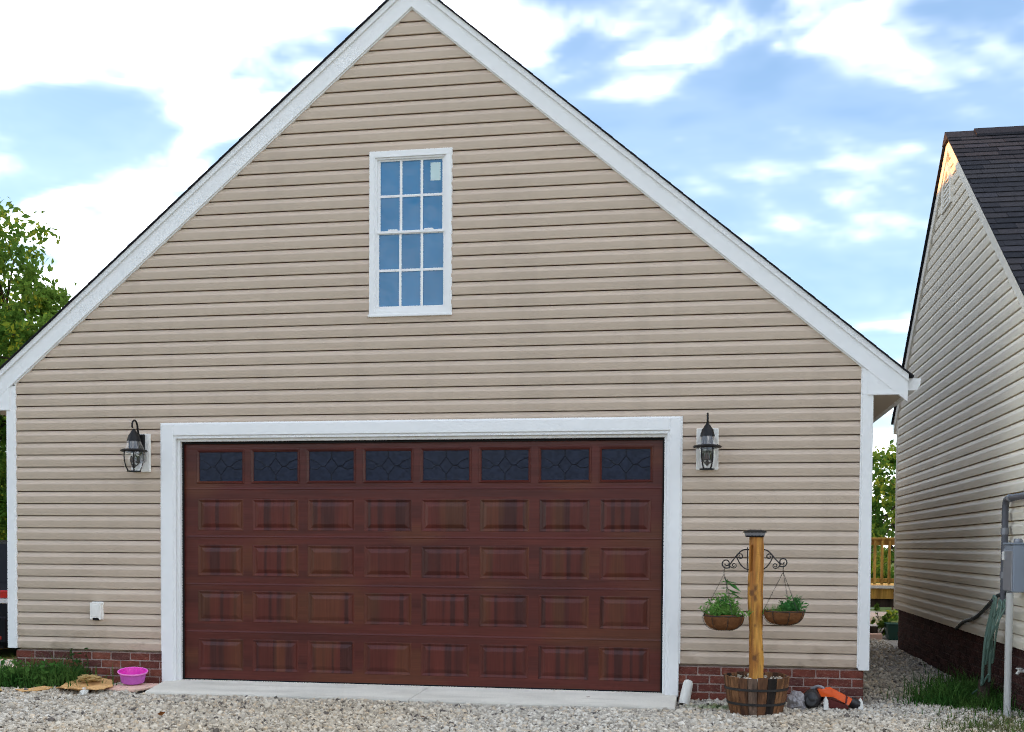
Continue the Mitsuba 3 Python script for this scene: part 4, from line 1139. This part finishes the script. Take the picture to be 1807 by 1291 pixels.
put(t + '__underside', MB().mesh(hull([[x, y, z] for x, y, z in [(3.90, -0.33, 0.054), (3.90, -0.23, 0.054), (4.11, -0.34, -0.014), (4.11, -0.24, -0.014), (3.92, -0.33, -0.04), (3.92, -0.23, -0.04), (4.12, -0.34, -0.045), (4.12, -0.24, -0.045)]])), 'm_red')
put(t + '__chute', MB().mesh(hull([[x, y, z] for x, y, z in [(3.70, -0.22, 0.045), (3.72, -0.22, 0.060), (3.79, -0.22, 0.120), (3.80, -0.18, 0.110), (3.70, -0.18, 0.040)]])), 'm_orange')
tag(t, 'bright orange and black plastic yard tool lying on gravel against the right brickwork', 'tool')
v = np.array(trimesh.creation.icosphere(3).vertices)
f = trimesh.creation.icosphere(3).faces
vv = v * (1 + 0.8 * (meshkit.fbm(v * 2.6 + 15, 4) - 0.5)[:, None]) * [0.085, 0.10, 0.105] + [3.665, -0.33, -0.005]
t = put('plastic_bag', (vv, f), 'm_bag')
tag(t, 'crumpled grey plastic bag between the barrel planter and the orange yard tool', 'bag')
t = numbered('plastic_tag')
for (x, y, z, h) in [(3.915, -0.42, -0.02, 0.09), (4.225, -0.33, -0.02, 0.075)]:
    k_ = t if t not in scene else numbered('plastic_tag')
    put(k_, MB().mesh(hull([[x - 0.022, y, z - 0.03], [x + 0.024, y, z - 0.03], [x + 0.02, y + 0.03, z + h * 0.6], [x, y + 0.03, z + h], [x - 0.018, y + 0.035, z + h * 0.7], [x, y + 0.012, z]])), 'm_pvc', num=False)
    tag(k_, 'small white plastic scrap in front of the orange yard tool' if x < 4 else 'small white plastic scrap at the nozzle end of the orange yard tool', 'scrap')

# ------------------------------------------------------------------ the neighbour's house
NX = 5.60
NY0, NY1, NPY, NPZ = -0.78, 6.640, 3.207, 6.190
NSL1, NSL0 = 0.805, 0.745
NB = 'neighbour_house'
tag(NB, "cream vinyl-sided house with a black shingle roof on the right, close to the garage", 'house')
zroof = lambda y: NPZ - (abs(y - NPY) * (NSL1 if y > NPY else NSL0))


def nb_course(zb, y0, y1):
    prof = [(o, zb + z) for o, z in PROFILE]
    A, Bq = [], []
    for o, z in prof:
        a, b = max(y0, NPY - (NPZ - 0.06 - z) / NSL0), min(y1, NPY + (NPZ - 0.06 - z) / NSL1)
        if b < a: a = b = NPY
        A.append([NX - o, a, z]); Bq.append([NX - o, b, z])
    n_ = len(prof)
    return np.array(A + Bq), np.array([[k, k + 1, n_ + k + 1, n_ + k] for k in range(n_ - 1)])


put(NB + '__gable_wall', MB().mesh(trimesh.Trimesh(*(lambda m_: (np.stack([m_.vertices[:, 1] + 0.0, m_.vertices[:, 0], m_.vertices[:, 2]], 1), m_.faces))(
    prism([(NY0, 0.50), (NY1, 0.50), (NY1, zroof(NY1) - 0.06), (NPY, NPZ - 0.06), (NY0, zroof(NY0) - 0.06)], NX + 0.056, NX + 0.12)), process=False)), 'm_nb_siding')
NEX = 0.127
for i in range(46):
    zb = 0.512 + i * NEX
    if zb > NPZ - 0.16: break
    put(NB + '__gable_wall__siding_course', nb_course(zb, NY0, NY1), 'm_nb_siding', smooth=20)
put(NB + '__front_wall', MB().box(NX + 0.121, 16, NY0, NY0 + 0.1, 0.5, 3.1), 'm_nb_siding')
put(NB + '__rear_wall', MB().box(NX + 0.121, 16, NY1 - 0.1, NY1, 0.5, 3.2), 'm_nb_siding')
put(NB + '__far_wall', MB().box(15.9, 16, NY0 + 0.1, NY1 - 0.1, 0.5, 3.1), 'm_nb_siding')
put(NB + '__corner_trim', MB().box(NX - 0.030, NX, NY1 - 0.03, NY1 + 0.028, 0.500, zroof(NY1) - 0.1).box(NX - 0.030, NX + 0.1, NY1, NY1 + 0.028, 0.500, zroof(NY1) - 0.1), 'm_nb_trim')
put(NB + '__corner_trim', MB().box(NX - 0.030, NX, NY0 - 0.028, NY0 + 0.05, 0.500, zroof(NY0) - 0.1), 'm_nb_trim')


def yz_prism(poly, x0, x1):
    m_ = prism(poly, x0, x1)
    v = np.array(m_.vertices)
    return trimesh.Trimesh(np.stack([v[:, 1], v[:, 0], v[:, 2]], 1), m_.faces, process=False)


YE1, YE0 = 6.86, -1.02
put(NB + '__rake_board', yz_prism([(NPY, NPZ - 0.15), (YE1, zroof(YE1) - 0.15), (YE1, zroof(YE1) + 0.03), (NPY, NPZ + 0.03)], NX - 0.045, NX), 'm_nb_trim')
put(NB + '__rake_board', yz_prism([(NPY, NPZ - 0.15), (YE0, zroof(YE0) - 0.15), (YE0, zroof(YE0) + 0.03), (NPY, NPZ + 0.03)], NX - 0.045, NX), 'm_nb_trim')
put(NB + '__eave', MB().box(NX, 16, NY1, YE1, zroof(YE1) - 0.15, zroof(YE1) - 0.02).box(NX, 16, YE0, NY0, zroof(YE0) - 0.15, zroof(YE0) - 0.02), 'm_nb_trim')
# gable vent, a small house-shaped louvre
v5 = lambda s, zt: [(3.27 - 0.20 * s, 5.42 - 0.02 * s), (3.27 + 0.20 * s, 5.42 - 0.02 * s), (3.27 + 0.20 * s, 5.66), (3.27, zt), (3.27 - 0.20 * s, 5.66)]
put(NB + '__gable_vent', yz_prism(Polygon(v5(1.35, 5.93)).difference(Polygon(v5(0.95, 5.83))), NX - 0.045, NX - 0.001), 'm_nb_trim')
for i in range(7):
    z = 5.42 + i * 0.052
    w = 0.19 if z < 5.64 else 0.19 - (z - 5.64) * 1.0
    put(NB + '__gable_vent__slat', yz_prism([(3.27 - w, z), (3.27 + w, z), (3.27 + w, z + 0.012), (3.27 - w, z + 0.012)], NX - 0.034, NX - 0.002), 'm_offwhite')
# foundation
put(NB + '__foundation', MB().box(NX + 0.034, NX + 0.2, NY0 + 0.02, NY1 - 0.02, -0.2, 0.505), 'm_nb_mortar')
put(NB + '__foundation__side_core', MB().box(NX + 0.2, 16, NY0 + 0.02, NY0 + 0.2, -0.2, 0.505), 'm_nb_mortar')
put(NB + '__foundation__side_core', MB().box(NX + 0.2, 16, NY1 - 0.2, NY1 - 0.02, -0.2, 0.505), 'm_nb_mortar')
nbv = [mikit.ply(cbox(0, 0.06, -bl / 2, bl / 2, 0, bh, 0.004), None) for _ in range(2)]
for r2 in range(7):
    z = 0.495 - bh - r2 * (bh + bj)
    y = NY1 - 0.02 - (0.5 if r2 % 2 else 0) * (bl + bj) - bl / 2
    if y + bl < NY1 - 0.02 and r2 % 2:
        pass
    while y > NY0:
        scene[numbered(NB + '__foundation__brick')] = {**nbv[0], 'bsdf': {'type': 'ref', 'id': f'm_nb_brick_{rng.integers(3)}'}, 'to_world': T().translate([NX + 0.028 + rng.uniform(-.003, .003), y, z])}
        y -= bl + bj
# roof: the shingles one can tell apart near the gable, then the rest of each slope
XR0, XR1 = NX - 0.075, 16.1
nrm0 = np.array([0, -NSL0, 1.0]) / math.hypot(1, NSL0)


def slope_pt(s, x, h):
    """s metres down the near slope from the ridge"""
    ds = s / math.hypot(1, NSL0)
    return np.array([x, NPY - ds, NPZ + 0.045 - ds * NSL0]) + np.array([0, -NSL0, 1.0]) / math.hypot(1, NSL0) * h


LEN0 = (NPY - YE0 + 0.04) * math.hypot(1, NSL0)
nrow = int(LEN0 / 0.14)
for r2 in range(nrow):
    s1 = LEN0 * (r2 + 1) / nrow
    s0 = max(0.0, s1 - 0.19)
    x = XR0 - (0.17 * (r2 % 2)) - rng.uniform(0, 0.08)
    lim = XR0 + 0.25 + 0.95 * max(0.0, 1 - r2 / (nrow * 0.92))
    while x < lim:
        w = rng.uniform(0.24, 0.36)
        a, b = max(x, XR0), x + w - 0.004
        hb = 0.014 + rng.uniform(0, 0.005)
        if b - a > 0.03:
            v = np.array([slope_pt(s0, a, 0.003), slope_pt(s0, b, 0.003), slope_pt(s1, b, hb), slope_pt(s1, a, hb), slope_pt(s1, a, 0.0), slope_pt(s1, b, 0.0), slope_pt(s0, a, 0), slope_pt(s0, b, 0)])
            f = [[0, 3, 2, 1], [3, 4, 5, 2], [0, 6, 4, 3], [1, 2, 5, 7]]
            put(NB + '__roof__shingle', (v, np.array(f)), SHING[rng.choice(4, p=[.4, .25, .25, .1])])
        x += w
    if r2 == 0: fieldm = MB()
    a, b = x, XR1
    fieldm.add([slope_pt(s0, a, 0.003), slope_pt(s0, b, 0.003), slope_pt(s1, b, 0.014), slope_pt(s1, a, 0.014), slope_pt(s1, a, 0), slope_pt(s1, b, 0)], [[0, 3, 2, 1], [3, 4, 5, 2]])
put(NB + '__roof', MB().mesh(yz_prism([(NPY, NPZ - 0.0), (NPY, NPZ + 0.044), (YE0 - 0.04, zroof(YE0 - 0.04) + 0.044), (YE0 - 0.04, zroof(YE0 - 0.04) + 0.031), (NPY, NPZ + 0.031)][1:], XR0 + 0.006, XR1)).mesh(
    yz_prism([(NPY, NPZ + 0.031), (YE1 + 0.04, zroof(YE1 + 0.04) + 0.031), (YE1 + 0.04, zroof(YE1 + 0.04) + 0.060), (NPY, NPZ + 0.062)], XR0, XR1)), 'm_shingle_2')
put(NB + '__roof__shingle_field', fieldm, 'm_shingle_0')
labels[NB + '__roof__shingle_field'] = {'label': 'rest of the shingles', 'kind': 'stuff'}
put(NB + '__roof__ridge_vent', MB().mesh(yz_prism([(NPY - 0.16, NPZ - 0.05), (NPY - 0.15, NPZ - 0.02), (NPY, NPZ + 0.095), (NPY + 0.15, NPZ - 0.02), (NPY + 0.16, NPZ - 0.05)], XR0 + 0.32, XR1)), 'm_shingle_0')
put(NB + '__roof__ridge_cap', MB().mesh(yz_prism([(NPY - 0.15, NPZ - 0.055), (NPY - 0.15, NPZ - 0.044), (NPY, NPZ + 0.070), (NPY + 0.15, NPZ - 0.044), (NPY + 0.15, NPZ - 0.055)], XR0 - 0.004, XR0 + 0.318)), 'm_shingle_1')

# meter cabinet, conduit, cables, hose on the house wall
t = numbered('meter_box')
put(t + '__cabinet', MB().box(5.435, 5.578, -0.545, -0.235, 1.025, 1.435, 0.008), 'm_meter')
put(t + '__cover', MB().box(5.425, 5.4355, -0.535, -0.245, 1.035, 1.385, 0.004), 'm_galv')
put(t + '__hood', MB().box(5.420, 5.58, -0.552, -0.238, 1.4355, 1.452, 0.004), 'm_meter')
put(t + '__conduit_hub', MB().lathe([(0.0, 0), (0.035, 0), (0.038, 0.02), (0.030, 0.035), (0.0, 0.036)], (5.50, -0.43, 1.452), 16), 'm_galv', smooth=40)
put(t + '__latch', MB().box(5.408, 5.4245, -0.30, -0.262, 1.30, 1.375, 0.004), 'm_offwhite')
put(t + '__bracket', MB().box(5.46, 5.58, -0.234, -0.10, 1.30, 1.40, 0.006), 'm_galv')
tag(t, 'grey metal electric meter box on the house wall at the right edge', 'meter box')
t = numbered('conduit')
cp = spline([(5.520, 0.115, 0.80), (5.520, 0.115, 1.0), (5.520, 0.110, 1.40), (5.520, 0.108, 1.74), (5.520, 0.085, 1.825), (5.520, 0.02, 1.852), (5.520, -0.2, 1.855), (5.520, -0.77, 1.855)], 6)
put(t + '__pipe', MB().tube(cp, 0.030, 12), 'm_conduit', smooth=40)
for p_, ax in (((5.520, 0.109, 1.56), 2), ((5.520, 0.113, 1.16), 2), ((5.520, -0.08, 1.854), 1)):
    p_ = np.array(p_); o = np.zeros(3); o[ax] = 0.03
    put(t + '__coupling', MB().tube([p_ - o, p_ + o], 0.036, 12), 'm_galv', smooth=40)
put(t + '__strap', MB().box(5.512, 5.58, 0.150, 0.185, 1.255, 1.285, 0.003), 'm_offwhite')
tag(t, 'dark grey conduit pipe with an elbow running up the house wall left of the meter', 'conduit')
t = put('black_cable', MB().tube(spline([(5.545, 0.02, 0.99), (5.535, 0.20, 0.985), (5.53, 0.45, 0.94), (5.545, 0.85, 0.83), (5.555, 1.35, 0.70), (5.56, 1.9, 0.62), (5.565, 2.3, 0.52)], 6), 0.019, 8), 'm_cable', smooth=40)
tag(t, 'thick black cable sagging along the house siding left of the conduit', 'cable')
t = put('service_pipe', MB().tube([(5.42, -0.50, -0.1), (5.42, -0.50, 0.3), (5.425, -0.49, 1.02)], [0.030, 0.030, 0.030], 14), 'm_grey_pipe', smooth=40)
tag(t, 'pale grey vertical pipe running from the meter box into the grass', 'pipe')
t = numbered('hose_stake')
put(t + '__post', MB().mesh(hull([[x + sx * w, y + sy * w, z] for x, y, z, w in ((5.40, 0.27, -0.12, 0.035), (5.455, 0.23, 0.80, 0.024)) for sx in (-1, 1) for sy in (-1, 1)])), 'm_dark_wood')
put(t + '__foot', MB().tube([(5.395, 0.27, -0.08), (5.405, 0.265, 0.18)], [0.060, 0.052], 10), 'm_dark_wood')
put(t + '__peg', MB().tube([(5.45, 0.24, 0.84), (5.40, 0.0, 0.93)], 0.012, 6), 'm_iron')
tag(t, 'dark leaning stake in the grass that the green hose hangs on', 'stake')
t = numbered('garden_hose')
m = MB()
for k in range(5):
    o = r_.uniform(-1, 1, 3)
    tp = np.array([5.41 + 0.012 * o[0], -0.04 - 0.085 * k, 0.955 + 0.025 * o[2]])
    bt = np.array([5.39 + 0.03 * o[1], 0.20 - 0.055 * k, 0.16 + 0.075 * k + 0.05 * o[0]])
    md = tp * 0.45 + bt * 0.55 + [-0.03, -0.055 - 0.02 * k, 0.02]
    md2 = tp * 0.5 + bt * 0.5 + [-0.01, 0.06 + 0.012 * k, 0.04]
    m.tube(spline([tp + [0, 0.05, -0.06], md2, bt + [0, 0.02, 0.03], bt, bt + [0, -0.03, 0.04], md, tp + [0, -0.01, -0.05], tp, tp + [0, 0.045, -0.004], tp + [0, 0.05, -0.06]], 6), 0.0088, 6)
m.tube(spline([(5.40, 0.10, 0.25), (5.37, 0.25, 0.12), (5.33, 0.45, 0.02), (5.36, 0.7, -0.03)], 5), 0.0095, 6)
put(t, m, 'm_hose', smooth=40, num=False)
tag(t, 'loops of grey-green garden hose hanging below the meter box', 'hose')
t = put('wall_tap', MB().tube([(5.62, -0.30, 0.33), (5.56, -0.31, 0.33), (5.54, -0.31, 0.30)], [0.016, 0.016, 0.013], 8).lathe([(0.0005, 0.0), (0.028, 0.0), (0.030, 0.008), (0.0005, 0.012)], (5.56, -0.31, 0.346), 10), 'm_offwhite')
tag(t, 'pale water tap low on the dark brickwork behind the hose', 'tap')

# ------------------------------------------------------------------ the gap: deck, bin, edging
t = numbered('wooden_deck')
dy = 8.75
put(t + '__rim_board', MB().box(4.9, 9.5, dy - 0.03, dy + 0.02, 0.735, 0.785, 0.004), 'm_offwhite')
labels[t + '__rim_board'] = {'label': 'pale painted edge board'}
put(t + '__joist', MB().box(4.92, 9.5, dy + 0.021, dy + 0.06, 0.56, 0.734), 'm_deck_wood')
put(t + '__skirt', MB().box(4.92, 9.5, dy + 0.061, dy + 0.09, 0.42, 0.559), 'm_dark_wood')
put(t + '__bottom_rail', MB().box(4.92, 9.5, dy - 0.02, dy + 0.07, 0.835, 0.900, 0.004), 'm_deck_wood')
put(t + '__top_rail', MB().box(4.90, 9.5, dy - 0.05, dy + 0.09, 1.545, 1.580, 0.005), 'm_deck_wood')
put(t + '__upper_rail', MB().box(4.92, 9.5, dy - 0.005, dy + 0.03, 1.455, 1.5445, 0.004), 'm_deck_wood')
for x in np.arange(4.98, 9.4, 0.115):
    put(t + '__baluster', MB().box(x, x + 0.042, dy - 0.044, dy - 0.006, 0.80, 1.53, 0.004), 'm_deck_wood')
for x in (4.94, 7.2, 9.3):
    put(t + '__post', MB().box(x, x + 0.09, dy + 0.0305, dy + 0.12, -0.1, 1.5445, 0.005), 'm_deck_wood')
m = MB()
for i in range(14):
    put(t + '__deck_board', MB().box(4.92, 9.5, dy + 0.091 + i * 0.145, dy + 0.091 + i * 0.145 + 0.138, 0.735, 0.765), 'm_deck_wood')
tag(t, 'yellow-brown wooden deck with baluster railing behind the house', 'deck')
t = numbered('green_bin')
v, f = [], []
m = MB().mesh(hull([[5.93 + sx * (0.20 + 0.03 * q), 8.30 + sy * (0.17 + 0.03 * q), GZ - 0.02 + 0.24 * q] for q in (0, 1) for sx in (-1, 1) for sy in (-1, 1)]))
put(t + '__tub', m, 'm_bin')
put(t + '__rim', MB().box(5.69, 6.17, 8.09, 8.51, 0.170, 0.192, 0.005), 'm_bin')
tag(t, 'low dark green plastic bin at the far corner of the house', 'bin')
t = put('timber_edging', MB().box(4.5, 5.62, 8.05, 8.20, GZ - 0.05, 0.03, 0.01), 'm_pinkboard')
tag(t, 'pale timber edging board across the end of the gravel path', 'edging')
t = numbered('timber_edging')
put(t, MB().box(4.5, 5.58, 8.28, 8.40, GZ - 0.05, 0.13, 0.01), 'm_dark_wood', num=False)
tag(t, 'dark timber step just behind the pale edging board', 'edging')

# ------------------------------------------------------------------ parked car at the left edge, seen from behind
t = numbered('parked_car')
cx, cy = -6.62, 2.05


def sect(y, z0, z1, w0, w1):
    return [[cx + s * w, y, z] for s in (-1, 1) for w, z in ((w0, z0), (w1, z1))]


rb = MB()
rb.mesh(hull([[cx + s * w, cy + y, z] for s in (-1, 1) for y, w, z in ((0.02, 0.80, 0.28), (0.0, 0.86, 0.45), (0.02, 0.88, 0.80), (0.10, 0.86, 0.92), (4.3, 0.80, 0.80), (4.35, 0.78, 0.55), (4.30, 0.76, 0.28), (2.0, 0.90, 0.55))]))
rb.mesh(hull([[cx + s * w, cy + y, z] for s in (-1, 1) for y, w, z in ((0.08, 0.84, 0.90), (0.34, 0.64, 1.38), (0.60, 0.66, 1.43), (1.9, 0.66, 1.42), (2.9, 0.80, 0.88))]))
put(t + '__body', rb, 'm_car', smooth=25)
put(t + '__rear_window', MB().mesh(hull([[cx + s * w, cy + y, z] for s in (-1, 1) for y, w, z in ((0.135, 0.70, 0.97), (0.305, 0.58, 1.31), (0.16, 0.70, 0.97), (0.33, 0.58, 1.31))])), 'm_car_glass')
for s in (-1, 1):
    a, b = sorted((cx + s * 0.52, cx + s * 0.875))
    put(t + '__taillight', MB().box(a, b, cy - 0.012, cy + 0.15, 0.70, 0.80, 0.012), 'm_taillight')
    put(t + '__reversing_light', MB().box(a, b, cy - 0.010, cy + 0.10, 0.635, 0.695, 0.010), 'm_lens')
    a, b = sorted((cx + s * 0.55, cx + s * 0.76))
    put(t + '__reflector', MB().box(a, b, cy - 0.022, cy + 0.02, 0.18, 0.225, 0.005), 'm_taillight')
    for y in (0.75, 3.5):
        v, f = lathe([(0.0005, -0.10), (0.19, -0.10), (0.21, -0.11), (0.30, -0.10), (0.315, -0.06), (0.315, 0.06), (0.30, 0.10), (0.0005, 0.10)], 24)
        put(t + '__wheel', (np.stack([v[:, 2] + cx + s * 0.78, v[:, 0] + cy + y, v[:, 1] + GZ + 0.30], 1), f), 'm_tyre', smooth=40)
put(t + '__bumper', MB().box(cx - 0.86, cx + 0.86, cy - 0.018, cy + 0.25, 0.10, 0.50, 0.05), 'm_car')
put(t + '__undertray', MB().box(cx - 0.74, cx + 0.74, cy + 0.05, cy + 4.2, 0.06, 0.30), 'm_dark')
tag(t, 'dark car seen from behind at the left edge, red tail light beside the garage corner', 'car')
put('pavement', MB().box(-9.5, -4.55, 0.35, 1.75, GZ - 0.1, GZ + 0.02), 'm_concrete')
labels['pavement'] = {'label': 'grey paving left of the garage behind the grass', 'kind': 'structure'}
